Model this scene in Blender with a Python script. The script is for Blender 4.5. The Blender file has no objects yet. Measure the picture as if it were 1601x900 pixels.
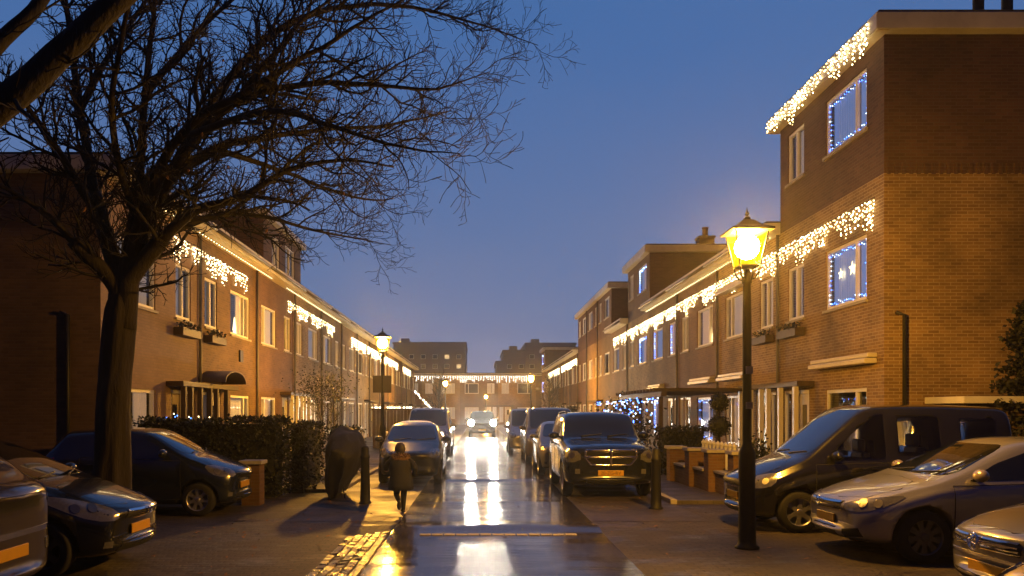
import bpy, bmesh, math, random
from mathutils import Vector, Matrix, noise
from mathutils.bvhtree import BVHTree

S = bpy.context.scene
COL = S.collection
R = math.radians
rnd = random.Random(11)

# ---------------------------------------------------------------- camera
cd = bpy.data.cameras.new('camera')
cam = bpy.data.objects.new('camera', cd)
COL.objects.link(cam)
S.camera = cam
cam.location = (0, 0, 1.8)
cam.rotation_euler = (R(90), 0, 0)
cd.sensor_width = 36
cd.lens = 1250 / 1601 * 36
cd.shift_x = 50.5 / 1601
cd.shift_y = 192 / 1601
cd.clip_start = .1
cd.clip_end = 3000

# ---------------------------------------------------------------- sky, sun, exposure
HAZE = .0008                           # density of the damp air, added for the halos round the lamps
EX = 6.5                               # exposure gain: emission values below are written in display units / EX
W = bpy.data.worlds.new('World')
S.world = W
W.use_nodes = True
nt = W.node_tree
bg = nt.nodes['Background']
sky = nt.nodes.new('ShaderNodeTexSky')
sky.sky_type = 'NISHITA'
sky.sun_disc = False
sky.sun_elevation = R(-2.8)
sky.sun_rotation = R(12)           # the last glow is ahead, behind the street end
sky.ozone_density = 4
tc = nt.nodes.new('ShaderNodeTexCoord')
sep = nt.nodes.new('ShaderNodeSeparateXYZ')
nt.links.new(tc.outputs['Generated'], sep.inputs[0])
rmp = nt.nodes.new('ShaderNodeMapRange')
rmp.interpolation_type = 'SMOOTHSTEP'
rmp.inputs[1].default_value = -.05
rmp.inputs[2].default_value = .5
nt.links.new(sep.outputs[2], rmp.inputs[0])
glow = nt.nodes.new('ShaderNodeMix')                      # the lit half of the dusk sky, hazier towards the roofs
glow.data_type = 'RGBA'
glow.inputs[6].default_value = (.165, .215, .375, 1)
glow.inputs[7].default_value = (.06, .152, .385, 1)
cl = nt.nodes.new('ShaderNodeTexNoise')                  # faint uneven cloud
cl.inputs['Scale'].default_value = 2.2
cl.inputs['Detail'].default_value = 5
mpc = nt.nodes.new('ShaderNodeMapping')
mpc.inputs['Scale'].default_value = (1, 1, 3)
nt.links.new(tc.outputs['Generated'], mpc.inputs[0])
nt.links.new(mpc.outputs[0], cl.inputs['Vector'])
cla = nt.nodes.new('ShaderNodeMath')
cla.operation = 'MULTIPLY_ADD'
cla.inputs[1].default_value = .34
cla.inputs[2].default_value = -.17
nt.links.new(cl.outputs[0], cla.inputs[0])
clb = nt.nodes.new('ShaderNodeMath')
clb.use_clamp = True
nt.links.new(cla.outputs[0], clb.inputs[0])
nt.links.new(rmp.outputs[0], clb.inputs[1])
nt.links.new(clb.outputs[0], glow.inputs[0])
ahead = nt.nodes.new('ShaderNodeMapRange')
ahead.interpolation_type = 'SMOOTHSTEP'
ahead.inputs[1].default_value = -.35
ahead.inputs[2].default_value = .75
nt.links.new(sep.outputs[1], ahead.inputs[0])
mixw = nt.nodes.new('ShaderNodeMix')
mixw.data_type = 'RGBA'
nt.links.new(ahead.outputs[0], mixw.inputs[0])
nt.links.new(sky.outputs[0], mixw.inputs[6])
nt.links.new(glow.outputs[2], mixw.inputs[7])
nt.links.new(mixw.outputs[2], bg.inputs[0])
bg.inputs[1].default_value = .15
sl = bpy.data.lights.new('sun', 'SUN')
sl.energy = .004                       # the sun is down: only a trace of afterglow
sl.angle = R(20)
sl.color = (1, .8, .65)
sun = bpy.data.objects.new('sun', sl)
COL.objects.link(sun)
sun.rotation_euler = (R(-86), 0, R(-12))
S.view_settings.view_transform = 'Standard'
S.view_settings.look = 'None'
S.view_settings.exposure = math.log2(EX)
S.view_settings.gamma = 1
S.view_settings.use_curve_mapping = False
S.render.engine = 'CYCLES'
C = S.cycles
C.use_denoising = True
try:
    C.denoiser = 'OPENIMAGEDENOISE'
except Exception:
    pass
C.max_bounces = 6
C.diffuse_bounces = 2
C.glossy_bounces = 3
C.transmission_bounces = 2
C.transparent_max_bounces = 8
C.sample_clamp_indirect = 1.5
C.caustics_reflective = False
C.caustics_refractive = False
C.use_light_tree = True


# ================================================================ helpers
class MB:
    """collects shapes and links them as ONE mesh object"""
    def __init__(s):
        s.v, s.f, s.m, s.s = [], [], [], []

    def add(s, vs, fs, mi=0, sm=False):
        b = len(s.v)
        s.v += [tuple(v) for v in vs]
        for f in fs:
            s.f.append([b + i for i in f])
            s.m.append(mi)
            s.s.append(sm)

    def box(s, x0, x1, y0, y1, z0, z1, mi=0):
        if x0 > x1: x0, x1 = x1, x0
        if y0 > y1: y0, y1 = y1, y0
        s.add([(x0, y0, z0), (x1, y0, z0), (x1, y1, z0), (x0, y1, z0), (x0, y0, z1), (x1, y0, z1), (x1, y1, z1), (x0, y1, z1)],
              [(3, 2, 1, 0), (4, 5, 6, 7), (0, 1, 5, 4), (1, 2, 6, 5), (2, 3, 7, 6), (3, 0, 4, 7)], mi)

    def obox(s, M, sx, sy, sz, mi=0):
        vs = [M @ Vector((x * sx / 2, y * sy / 2, z * sz / 2)) for z in (-1, 1) for x, y in ((-1, -1), (1, -1), (1, 1), (-1, 1))]
        s.add(vs, [(3, 2, 1, 0), (4, 5, 6, 7), (0, 1, 5, 4), (1, 2, 6, 5), (2, 3, 7, 6), (3, 0, 4, 7)], mi)

    def tube(s, pts, rad, n=6, mi=0, cap=True, sm=True):
        pts = [Vector(p) for p in pts]
        if not hasattr(rad, '__len__'): rad = [rad] * len(pts)
        vs = []
        up = Vector((0, 0, 1))
        t0 = (pts[1] - pts[0]).normalized()
        a = t0.cross(up)
        if a.length < .05: a = t0.cross(Vector((1, 0, 0)))
        a.normalize()
        for i, p in enumerate(pts):
            t = (pts[min(i + 1, len(pts) - 1)] - pts[max(i - 1, 0)])
            if t.length < 1e-9: t = t0
            t.normalize()
            a = (a - t * a.dot(t))
            if a.length < 1e-6: a = t.orthogonal()
            a.normalize()
            b = t.cross(a)
            for k in range(n):
                th = 2 * math.pi * k / n
                vs.append(p + (a * math.cos(th) + b * math.sin(th)) * rad[i])
        fs = []
        for i in range(len(pts) - 1):
            for k in range(n):
                fs.append((i * n + k, i * n + (k + 1) % n, (i + 1) * n + (k + 1) % n, (i + 1) * n + k))
        if cap:
            fs.append(tuple(range(n - 1, -1, -1)))
            fs.append(tuple((len(pts) - 1) * n + k for k in range(n)))
        s.add(vs, fs, mi, sm)

    def lathe(s, prof, n=16, M=None, mi=0, sm=True, ph=0.0, caps=True):
        M = M or Matrix()
        vs = [M @ Vector((r * math.cos(2 * math.pi * k / n + ph), r * math.sin(2 * math.pi * k / n + ph), z)) for r, z in prof for k in range(n)]
        fs = [(i * n + k, i * n + (k + 1) % n, (i + 1) * n + (k + 1) % n, (i + 1) * n + k) for i in range(len(prof) - 1) for k in range(n)]
        if caps:
            fs.append(tuple(range(n - 1, -1, -1)))
            fs.append(tuple((len(prof) - 1) * n + k for k in range(n)))
        s.add(vs, fs, mi, sm)

    def octa(s, c, r, mi=0):
        x, y, z = c
        s.add([(x + r, y, z), (x, y + r, z), (x - r, y, z), (x, y - r, z), (x, y, z + r * 1.2), (x, y, z - r * 1.2)],
              [(0, 1, 4), (1, 2, 4), (2, 3, 4), (3, 0, 4), (1, 0, 5), (2, 1, 5), (3, 2, 5), (0, 3, 5)], mi)

    def ball(s, c, r, n=10, m=6, mi=0, sc=(1, 1, 1)):
        prof = [(max(1e-4, r * math.sin(math.pi * j / m)), -r * math.cos(math.pi * j / m)) for j in range(m + 1)]
        s.lathe(prof, n, Matrix.Translation(c) @ Matrix.Diagonal((sc[0], sc[1], sc[2], 1)), mi)

    def mesh(s, name, L=(0, 0, 0)):
        me = bpy.data.meshes.new(name)
        me.from_pydata([(v[0] - L[0], v[1] - L[1], v[2] - L[2]) for v in s.v], [], s.f)
        me.polygons.foreach_set('material_index', s.m)
        me.polygons.foreach_set('use_smooth', s.s)
        me.update()
        return me

    def build(s, name, mats, parent=None, L=(0, 0, 0), bevel=0, fix=False):
        me = s.mesh(name, L)
        return link(name, me, mats, parent, L, bevel, fix)


def link(name, me, mats, parent=None, L=(0, 0, 0), bevel=0, fix=False):
    for m in (mats if isinstance(mats, (list, tuple)) else [mats]):
        me.materials.append(m)
    if fix:
        bm = bmesh.new()
        bm.from_mesh(me)
        bmesh.ops.recalc_face_normals(bm, faces=bm.faces)
        bm.to_mesh(me)
        bm.free()
    o = bpy.data.objects.new(name, me)
    COL.objects.link(o)
    if parent is not None: o.parent = parent
    else: o.location = L
    if bevel:
        b = o.modifiers.new('bevel', 'BEVEL')
        b.width = bevel
        b.segments = 2
        b.limit_method = 'ANGLE'
    return o


def tag(o, label=None, cat=None, group=None, kind=None):
    if label: o['label'] = label
    if cat: o['category'] = cat
    if group: o['group'] = group
    if kind: o['kind'] = kind
    return o


def thing(name, loc, label, cat, group=None, rz=0):
    o = bpy.data.objects.new(name, None)
    o.empty_display_size = .2
    COL.objects.link(o)
    o.location = loc
    o.rotation_euler = (0, 0, rz)
    return tag(o, label, cat, group)


def lerp(a, b, t): return a + (b - a) * t


def pw(pts, x):
    if x <= pts[0][0]: return pts[0][1]
    for (a, u), (b, v) in zip(pts, pts[1:]):
        if x <= b: return lerp(u, v, (x - a) / (b - a))
    return pts[-1][1]


def chaikin(p, k=2, closed=True):
    for _ in range(k):
        q = []
        n = len(p)
        for i in range(n if closed else n - 1):
            a, b = p[i], p[(i + 1) % n]
            q.append(tuple(lerp(u, v, .25) for u, v in zip(a, b)))
            q.append(tuple(lerp(u, v, .75) for u, v in zip(a, b)))
        p = q
    return p


def rounded(p, r_=.05):
    out = []
    n = len(p)
    for i in range(n):
        a, c, d = Vector(p[i - 1]), Vector(p[i]), Vector(p[(i + 1) % n])
        u, v = a - c, d - c
        k = min(r_, u.length * .4, v.length * .4)
        u, v = c + u.normalized() * k, c + v.normalized() * k
        for t in (0, .33, .67, 1):
            q = u * (1 - t) ** 2 + c * 2 * t * (1 - t) + v * t * t
            out.append((q.x, q.y))
    return out


# ================================================================ materials
def M(name, col, rough=.6, metal=0, coat=0, var=0, vs=6, alt=None, bump=0, bs=40, spec=.5, rvar=0, obj=True, emit=None, es=0):
    m = bpy.data.materials.new(name)
    m.use_nodes = True
    n = m.node_tree.nodes
    l = m.node_tree.links
    p = n['Principled BSDF']
    p.inputs['Base Color'].default_value = (*col, 1)
    p.inputs['Roughness'].default_value = rough
    p.inputs['Metallic'].default_value = metal
    p.inputs['Coat Weight'].default_value = coat
    p.inputs['Coat Roughness'].default_value = .04
    p.inputs['Specular IOR Level'].default_value = spec
    t = n.new('ShaderNodeTexCoord')
    src = t.outputs['Object'] if obj else n.new('ShaderNodeNewGeometry').outputs['Position']
    if var or alt:
        z = n.new('ShaderNodeTexNoise')
        z.inputs['Scale'].default_value = vs
        z.inputs['Detail'].default_value = 6
        z.inputs['Roughness'].default_value = .65
        l.new(src, z.inputs['Vector'])
        x = n.new('ShaderNodeMix')
        x.data_type = 'RGBA'
        a = alt or tuple(c * (1 + var) for c in col)
        x.inputs[6].default_value = (*[c * (1 - var) for c in col], 1)
        x.inputs[7].default_value = (*a, 1)
        mr = n.new('ShaderNodeMapRange')
        mr.inputs[1].default_value = .3
        mr.inputs[2].default_value = .7
        l.new(z.outputs[0], mr.inputs[0])
        l.new(mr.outputs[0], x.inputs[0])
        l.new(x.outputs[2], p.inputs['Base Color'])
        if rvar:
            r2 = n.new('ShaderNodeMapRange')
            r2.inputs[1].default_value = .3
            r2.inputs[2].default_value = .7
            r2.inputs[3].default_value = max(.02, rough - rvar)
            r2.inputs[4].default_value = min(1, rough + rvar)
            l.new(z.outputs[0], r2.inputs[0])
            l.new(r2.outputs[0], p.inputs['Roughness'])
    if bump:
        z = n.new('ShaderNodeTexNoise')
        z.inputs['Scale'].default_value = bs
        z.inputs['Detail'].default_value = 4
        l.new(src, z.inputs['Vector'])
        b = n.new('ShaderNodeBump')
        b.inputs['Strength'].default_value = bump
        b.inputs['Distance'].default_value = .02
        l.new(z.outputs[0], b.inputs['Height'])
        l.new(b.outputs[0], p.inputs['Normal'])
    if emit:
        p.inputs['Emission Color'].default_value = (*emit, 1)
        p.inputs['Emission Strength'].default_value = es / EX
    return m


def EM(name, col, s):
    m = bpy.data.materials.new(name)
    m.use_nodes = True
    n = m.node_tree.nodes
    n.remove(n['Principled BSDF'])
    e = n.new('ShaderNodeEmission')
    e.inputs[0].default_value = (*col, 1)
    e.inputs[1].default_value = s / EX
    m.node_tree.links.new(e.outputs[0], n['Material Output'].inputs[0])
    return m


def BRICK(name, c1, c2, mortar, stain=.35, bw=.22, rh=.066, ms=.008, rough=.85, flat=False, rlo=None, bump=.5, ripple=None, rr=(.38, .62)):
    """brick or paver courses in world coordinates, with broad weather stains"""
    m = bpy.data.materials.new(name)
    m.use_nodes = True
    n = m.node_tree.nodes
    l = m.node_tree.links
    p = n['Principled BSDF']
    g = n.new('ShaderNodeNewGeometry')
    s = n.new('ShaderNodeSeparateXYZ')
    l.new(g.outputs['Position'], s.inputs[0])
    c = n.new('ShaderNodeCombineXYZ')
    if flat:
        l.new(s.outputs[0], c.inputs[0])
        l.new(s.outputs[1], c.inputs[1])
    else:
        sn = n.new('ShaderNodeSeparateXYZ')
        l.new(g.outputs['True Normal'], sn.inputs[0])
        ab = n.new('ShaderNodeMath')
        ab.operation = 'ABSOLUTE'
        l.new(sn.outputs[0], ab.inputs[0])
        gt = n.new('ShaderNodeMath')
        gt.operation = 'GREATER_THAN'
        gt.inputs[1].default_value = .6
        l.new(ab.outputs[0], gt.inputs[0])
        mx = n.new('ShaderNodeMix')
        l.new(gt.outputs[0], mx.inputs[0])
        l.new(s.outputs[0], mx.inputs[2])
        l.new(s.outputs[1], mx.inputs[3])
        l.new(mx.outputs[0], c.inputs[0])
        l.new(s.outputs[2], c.inputs[1])
    b = n.new('ShaderNodeTexBrick')
    b.inputs['Scale'].default_value = 1
    b.inputs['Brick Width'].default_value = bw
    b.inputs['Row Height'].default_value = rh
    b.inputs['Mortar Size'].default_value = ms
    b.inputs['Mortar Smooth'].default_value = .3
    b.inputs['Color1'].default_value = (*c1, 1)
    b.inputs['Color2'].default_value = (*c2, 1)
    b.inputs['Mortar'].default_value = (*mortar, 1)
    l.new(c.outputs[0], b.inputs['Vector'])
    z = n.new('ShaderNodeTexNoise')
    z.inputs['Scale'].default_value = .55 if not flat else .9
    z.inputs['Detail'].default_value = 8
    z.inputs['Roughness'].default_value = .62
    l.new(g.outputs['Position'], z.inputs['Vector'])
    mr = n.new('ShaderNodeMapRange')
    mr.inputs[1].default_value = .32
    mr.inputs[2].default_value = .68
    mr.inputs[3].default_value = 1 - stain
    mr.inputs[4].default_value = 1 + stain * .5
    l.new(z.outputs[0], mr.inputs[0])
    mm = n.new('ShaderNodeMix')
    mm.data_type = 'RGBA'
    mm.blend_type = 'MULTIPLY'
    mm.inputs[0].default_value = 1
    l.new(b.outputs['Color'], mm.inputs[6])
    l.new(mr.outputs[0], mm.inputs[7])
    l.new(mm.outputs[2], p.inputs['Base Color'])
    p.inputs['Roughness'].default_value = rough
    if rlo is not None:
        z2 = n.new('ShaderNodeTexNoise')
        z2.inputs['Scale'].default_value = .7
        z2.inputs['Detail'].default_value = 7
        z2.inputs['Roughness'].default_value = .7
        mp = n.new('ShaderNodeMapping')
        mp.inputs['Scale'].default_value = (1, 1.6, 1)
        l.new(g.outputs['Position'], mp.inputs[0])
        l.new(mp.outputs[0], z2.inputs['Vector'])
        r2 = n.new('ShaderNodeMapRange')
        r2.inputs[1].default_value = rr[0]
        r2.inputs[2].default_value = rr[1]
        r2.inputs[3].default_value = rlo
        r2.inputs[4].default_value = rough
        l.new(z2.outputs[0], r2.inputs[0])
        l.new(r2.outputs[0], p.inputs['Roughness'])
    z3 = n.new('ShaderNodeTexNoise')
    z3.inputs['Scale'].default_value = 60 if not flat else 9
    z3.inputs['Detail'].default_value = 3
    if ripple:
        mp3 = n.new('ShaderNodeMapping')
        mp3.inputs['Scale'].default_value = ripple
        l.new(g.outputs['Position'], mp3.inputs[0])
        l.new(mp3.outputs[0], z3.inputs['Vector'])
    else:
        l.new(g.outputs['Position'], z3.inputs['Vector'])
    ad = n.new('ShaderNodeMath')
    ad.operation = 'MULTIPLY_ADD'
    ad.inputs[1].default_value = -1
    l.new(b.outputs['Fac'], ad.inputs[0])
    l.new(z3.outputs[0], ad.inputs[2])
    bp = n.new('ShaderNodeBump')
    bp.inputs['Strength'].default_value = bump
    bp.inputs['Distance'].default_value = .006
    l.new(ad.outputs[0], bp.inputs['Height'])
    l.new(bp.outputs[0], p.inputs['Normal'])
    return m


MT = {}
MT['brick_ochre'] = BRICK('ochre_brick', (.30, .185, .075), (.19, .11, .045), (.38, .29, .17), stain=.55)
MT['brick_brown'] = BRICK('brown_brick', (.175, .10, .045), (.12, .068, .032), (.17, .125, .07))
MT['brick_red'] = BRICK('red_brick', (.19, .098, .045), (.135, .068, .034), (.17, .12, .075))
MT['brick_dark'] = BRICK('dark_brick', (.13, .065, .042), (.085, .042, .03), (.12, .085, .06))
MT['brick_gable'] = BRICK('dark_gable_brick', (.16, .10, .055), (.115, .072, .04), (.13, .095, .06))  # darker brown brick for the left end wall
MT['brick_pale'] = BRICK('painted_pale_brick', (.27, .175, .13), (.23, .15, .11), (.22, .16, .12), stain=.25)
MT['render'] = M('rendered_wall', (.3, .2, .13), .9, var=.2, vs=1.2, bump=.2, bs=30, obj=False)
MT['white'] = M('white_paint', (.72, .70, .66), .45, var=.06, vs=4)
MT['fascia'] = M('pale_fascia_paint', (.6, .58, .53), .55, var=.14, vs=1.5, obj=False)
MT['soffit'] = M('cream_soffit_boards', (.66, .58, .4), .6, var=.12, vs=3, obj=False)
MT['felt'] = M('roof_felt', (.05, .05, .055), .9, var=.2, vs=2)
MT['wood_dark'] = M('dark_wood', (.05, .03, .02), .6, var=.3, vs=10)
MT['door_white'] = M('white_door_paint', (.62, .58, .52), .4, var=.06)
MT['door_green'] = M('dark_green_door_paint', (.03, .06, .045), .35, var=.1)
MT['door_brown'] = M('brown_varnished_door', (.12, .06, .03), .4, var=.2)
MT['pipe'] = M('grey_downpipe', (.12, .11, .1), .5, var=.15)
MT['black'] = M('black_painted_iron', (.009, .009, .0095), .6, var=.2, vs=14, bump=.06, bs=60, spec=.3)
MT['rubber'] = M('tyre_rubber', (.014, .014, .014), .85, var=.2, vs=20)
MT['plastic'] = M('black_trim_plastic', (.018, .018, .019), .5, var=.1, vs=20)
MT['well'] = M('wheel_well', (.006, .006, .006), .95)
MT['chrome'] = M('chrome', (.75, .75, .77), .12, metal=1, var=.05)
MT['alloy'] = M('alloy_wheel', (.55, .55, .56), .3, metal=.85, var=.1, vs=15)
MT['alloydark'] = M('dark_alloy_wheel', (.12, .12, .125), .4, metal=.7, var=.2, vs=15)  # a darker rim than the plain alloy
MT['carglass'] = M('car_glass', (.006, .008, .011), .03, coat=.6, spec=.8)
MT['lens'] = M('headlight_lens', (.17, .17, .18), .16, metal=.5, coat=1, var=.25, vs=30)
MT['reflector'] = M('headlight_reflector', (.22, .21, .2), .4, metal=1)
MT['amber'] = M('amber_lens', (.8, .28, .03), .15, coat=1)
MT['tail'] = M('red_tail_lens', (.3, .01, .01), .15, coat=1)
MT['plate'] = M('yellow_number_plate', (.5, .27, .012), .35, var=.06, vs=20)
MT['ink'] = M('black_characters', (.02, .018, .015), .5)
MT['bark'] = M('dark_tree_bark', (.017, .0125, .009), .9, var=.35, vs=9, bump=.9, bs=26)
_n = MT['bark'].node_tree
for _z in [q for q in _n.nodes if q.type == 'TEX_NOISE']:
    _m = _n.nodes.new('ShaderNodeMapping')
    _m.inputs['Scale'].default_value = (1, 1, .22)
    _n.links.new(_z.inputs[0].links[0].from_socket, _m.inputs[0])
    _n.links.new(_m.outputs[0], _z.inputs[0])
MT['twig'] = M('dark_twigs', (.012, .009, .008), .9, var=.2)
MT['deadleaf'] = M('withered_leaf', (.22, .1, .03), .8, var=.4, vs=5)
MT['leaf'] = M('dark_hedge_leaves', (.011, .016, .007), .6, var=.5, vs=4, obj=False)
MT['leaf_o'] = M('olive_leaves', (.09, .075, .02), .6, var=.4, vs=5, obj=False)
MT['conifer'] = M('dark_conifer_needles', (.011, .012, .007), .7, var=.4, vs=5, obj=False)
MT['soil'] = M('dark_hedge_core', (.012, .014, .008), .95)
MT['terracotta'] = M('terracotta_pot', (.3, .13, .07), .8, var=.2)
MT['stone'] = M('pale_coping_stone', (.36, .33, .28), .8, var=.2, vs=7)
MT['tarp'] = M('black_wrinkled_tarpaulin', (.012, .011, .012), .7, var=.3, vs=6, bump=.6, bs=9)
MT['awning'] = M('cream_awning_case', (.6, .55, .45), .45, var=.08)
MT['curtain'] = M('glowing_white_net_curtain', (.7, .68, .66), .9, var=.05, vs=3, emit=(.9, .82, .85), es=.11)  # faint glow put into the cloth itself to make the windows paler
MT['curtain_b'] = M('grey_blind', (.42, .42, .46), .85, var=.06, vs=2)
MT['curtain_lit'] = M('lamplit_curtain', (.7, .6, .5), .9, var=.05, vs=3, emit=(1, .62, .38), es=.26)
MT['curtain_warm'] = M('warmly_lit_curtain', (.7, .55, .4), .9, var=.05, vs=3, emit=(1, .55, .2), es=.5)
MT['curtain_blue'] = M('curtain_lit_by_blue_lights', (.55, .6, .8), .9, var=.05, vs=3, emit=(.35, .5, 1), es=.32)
MT['room'] = M('dark_room', (.03, .025, .02), .9)
MT['bulb'] = EM('warm_white_bulb', (1, .74, .34), 16)
MT['bulb_dim'] = EM('dimmer_warm_bulb', (1, .66, .26), 5)
MT['bulb_far'] = EM('warm_white_bulb_group', (1, .74, .34), 11)
MT['bulb_white'] = EM('cool_white_bulb', (1, .88, .7), 16)
MT['bulb_blue'] = EM('blue_bulb', (.05, .16, 1), 14)
MT['bulb_ice'] = EM('ice_white_bulb', (.55, .75, 1), 8)
MT['sodium'] = EM('street_lamp_bulb', (1, .45, .045), 6000)
MT['flame'] = EM('candle_arch_glow', (1, .72, .3), 5)
MT['head_on'] = EM('lit_headlight', (1, .9, .72), 1500)
MT['lit_far'] = EM('lit_far_window', (1, .66, .28), .9)
MT['coat'] = M('dark_coat_cloth', (.006, .0055, .007), .85, var=.3, vs=10)
MT['fur'] = M('tan_fur_collar', (.16, .09, .04), .95, var=.4, vs=40, bump=.8, bs=90)
MT['skin'] = M('skin', (.5, .3, .22), .55, var=.08, vs=20)
MT['hair'] = M('dark_hair', (.02, .013, .01), .6, var=.3, vs=30)
MT['sign_back'] = M('grey_sign_back', (.06, .055, .05), .6, var=.1)
MT['tower'] = M('far_tower_brick', (.12, .09, .085), .9, var=.15, vs=.1, obj=False)


def glass_pane():
    m = bpy.data.materials.new('window_pane')
    m.use_nodes = True
    n = m.node_tree.nodes
    l = m.node_tree.links
    n.remove(n['Principled BSDF'])
    fr = n.new('ShaderNodeFresnel')
    fr.inputs[0].default_value = 1.6
    t = n.new('ShaderNodeBsdfTransparent')
    t.inputs[0].default_value = (.9, .92, .94, 1)
    g = n.new('ShaderNodeBsdfGlossy')
    g.inputs['Roughness'].default_value = .02
    mx = n.new('ShaderNodeMixShader')
    l.new(fr.outputs[0], mx.inputs[0])
    l.new(t.outputs[0], mx.inputs[1])
    l.new(g.outputs[0], mx.inputs[2])
    l.new(mx.outputs[0], n['Material Output'].inputs[0])
    return m


MT['pane'] = glass_pane()


def lamp_glass():
    m = bpy.data.materials.new('glowing_lantern_glass')
    m.use_nodes = True
    n = m.node_tree.nodes
    l = m.node_tree.links
    n.remove(n['Principled BSDF'])
    t = n.new('ShaderNodeBsdfTransparent')
    e = n.new('ShaderNodeEmission')
    e.inputs[0].default_value = (1, .56, .0, 1)
    e.inputs[1].default_value = 1.7 / EX
    mx = n.new('ShaderNodeMixShader')
    mx.inputs[0].default_value = .6
    l.new(t.outputs[0], mx.inputs[1])
    l.new(e.outputs[0], mx.inputs[2])
    l.new(mx.outputs[0], n['Material Output'].inputs[0])
    return m


MT['lampglass'] = lamp_glass()


def paint(name, col, metal=.3, rough=.3):
    return M(name, col, rough, metal=metal, coat=1, var=.07, vs=3)


# ================================================================ ground
MT['ground'] = BRICK('dark_damp_paving', (.07, .052, .042), (.042, .032, .027), (.018, .014, .012), stain=.55, bw=.21, rh=.105, ms=.014, rough=.72, flat=True, rlo=.16, bump=.8, rr=(.30, .5))
MT['bay'] = BRICK('brown_parking_pavers', (.065, .048, .04), (.048, .036, .03), (.03, .024, .02), stain=.4, bw=.21, rh=.07, rough=.7, flat=True, rlo=.42, bump=.5)
MT['walk'] = BRICK('pavement_slabs', (.085, .07, .06), (.07, .058, .05), (.035, .03, .026), stain=.35, bw=.3, rh=.3, rough=.75, flat=True, rlo=.4, bump=.3)
MT['road'] = BRICK('wet_road_bricks', (.06, .05, .044), (.036, .03, .028), (.014, .012, .011), stain=.4, bw=.21, rh=.1, ms=.01, rough=.22, flat=True, rlo=.07, bump=.55, ripple=(.09, 1.1, 1))
MT['gutter'] = M('wet_gutter_bricks', (.07, .05, .032), .3, var=.4, vs=5, bump=.35, bs=45, rvar=.08)


def sheet(name, x0, x1, y0, y1, z, m):
    b = MB()
    b.add([(x0, y0, z), (x1, y0, z), (x1, y1, z), (x0, y1, z)], [(0, 1, 2, 3)])
    return tag(b.build(name, m), kind='structure')


sheet('ground', -240, 240, -60, 340, 0, MT['ground'])
sheet('parking_bay', -3.1, -1.3, 13, 103, .005, MT['bay'])
sheet('parking_bay', 1.8, 3.75, 13, 103, .005, MT['bay'])

b = MB()
xs = [-1.3 + 3.1 * i / 10 for i in range(11)]
ys = []
y = -4.0
while y < 103:
    ys.append(y)
    y += .11 if y < 24 else .6


def road_z(x, y):
    z = .02
    for c, w, h in ((20.6, .26, .022), (15.6, .24, .008), (12.25, .36, .034), (26.5, .5, .01), (34, .5, .01)):
        cc = c + .18 * noise.noise(Vector((x * .7, c, 0)))
        z += h * math.exp(-((y - cc) / w) ** 2)
    z += .008 * noise.noise(Vector((x * .8, y * .5, 3))) + .0045 * noise.noise(Vector((x * 1.3, y * 2.1, 8)))
    return max(.008, z - .05 * max(0, abs(x - .25) - 1.35))


for y in ys:
    for x in xs: b.v.append((x, y, road_z(x, y)))
for j in range(len(ys) - 1):
    for i in range(10):
        k = j * 11 + i
        b.f.append([k, k + 1, k + 12, k + 11])
        b.m.append(0)
        b.s.append(True)
tag(b.build('road', MT['road']), kind='structure')

b = MB()
for k in range(13):
    x = -.86 + k * .174
    b.box(x, x + .155 + .008 * rnd.random(), 11.42, 11.55 + .012 * rnd.random(), .0, .0245 + .004 * rnd.random())
tag(b.build('stone_strip_in_road', MT['stone']), kind='structure')
b = MB()
for k in range(5):                      # a strip of worn bricks laid along the road edge
    y = 5.0 + .1 * (k % 2)
    while y < 11.75 - .1 * (4 - k):
        x = -1.87 + k * .112
        h = .018 + .008 * rnd.random()
        t1, t2 = rnd.uniform(-.006, .006), rnd.uniform(-.006, .006)
        b.add([(x, y, 0), (x + .1, y, 0), (x + .1, y + .2, 0), (x, y + .2, 0),
               (x + .006, y + .006, h - t1 - t2), (x + .094, y + .006, h + t1 - t2), (x + .094, y + .194, h + t1 + t2), (x + .006, y + .194, h - t1 + t2)],
              [(4, 5, 6, 7), (0, 1, 5, 4), (1, 2, 6, 5), (2, 3, 7, 6), (3, 0, 4, 7)])
        y += .213
tag(b.build('gutter_strip_road', MT['gutter']), kind='structure')

for nm, x0, x1, y0 in (('pavement', -7.35, -3.15, 17.6), ('pavement', 3.8, 7.84, 15.4)):
    b = MB()
    b.box(x0, x1, y0, 103, -.05, .075)
    tag(b.build(nm, MT['walk'], bevel=.01), kind='structure')
    b = MB()
    e = x1 if x0 < 0 else x0
    for k in range(88):
        ya = y0 + k
        b.box(e - .005 if x0 < 0 else e - .12, e + .12 if x0 < 0 else e + .005, ya + .004, ya + .996, -.05, .09)
    tag(b.build('kerb', MT['stone'], bevel=.008), kind='structure')

# ================================================================ houses
XR, XL = 7.84, -7.35
Z_SILL, Z_HEAD, Z_EAVE, Z_FASC = 4.06, 5.39, 6.41, 6.70
Z3_SILL, Z3_HEAD, Z3_SOF, Z3_TOP = 7.53, 8.78, 9.1, 9.42
HW = 5.35
ORD = ['first', 'second', 'third', 'fourth', 'fifth', 'sixth', 'seventh', 'eighth', 'ninth', 'tenth', 'eleventh', 'twelfth',
       'thirteenth', 'fourteenth', 'fifteenth', 'sixteenth']


class Face:
    """local frame of one facade: u runs along it, d points out of it"""
    def __init__(s, org, udir, ndir):
        s.o, s.u, s.n = Vector(org), Vector(udir), Vector(ndir)

    def p(s, u, d, z): return s.o + s.u * u + s.n * d + Vector((0, 0, z))

    def box(s, b, u0, u1, d0, d1, z0, z1, mi=0):
        a, c = s.p(u0, d0, z0), s.p(u1, d1, z1)
        b.box(a.x, c.x, a.y, c.y, a.z, c.z, mi)


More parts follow.
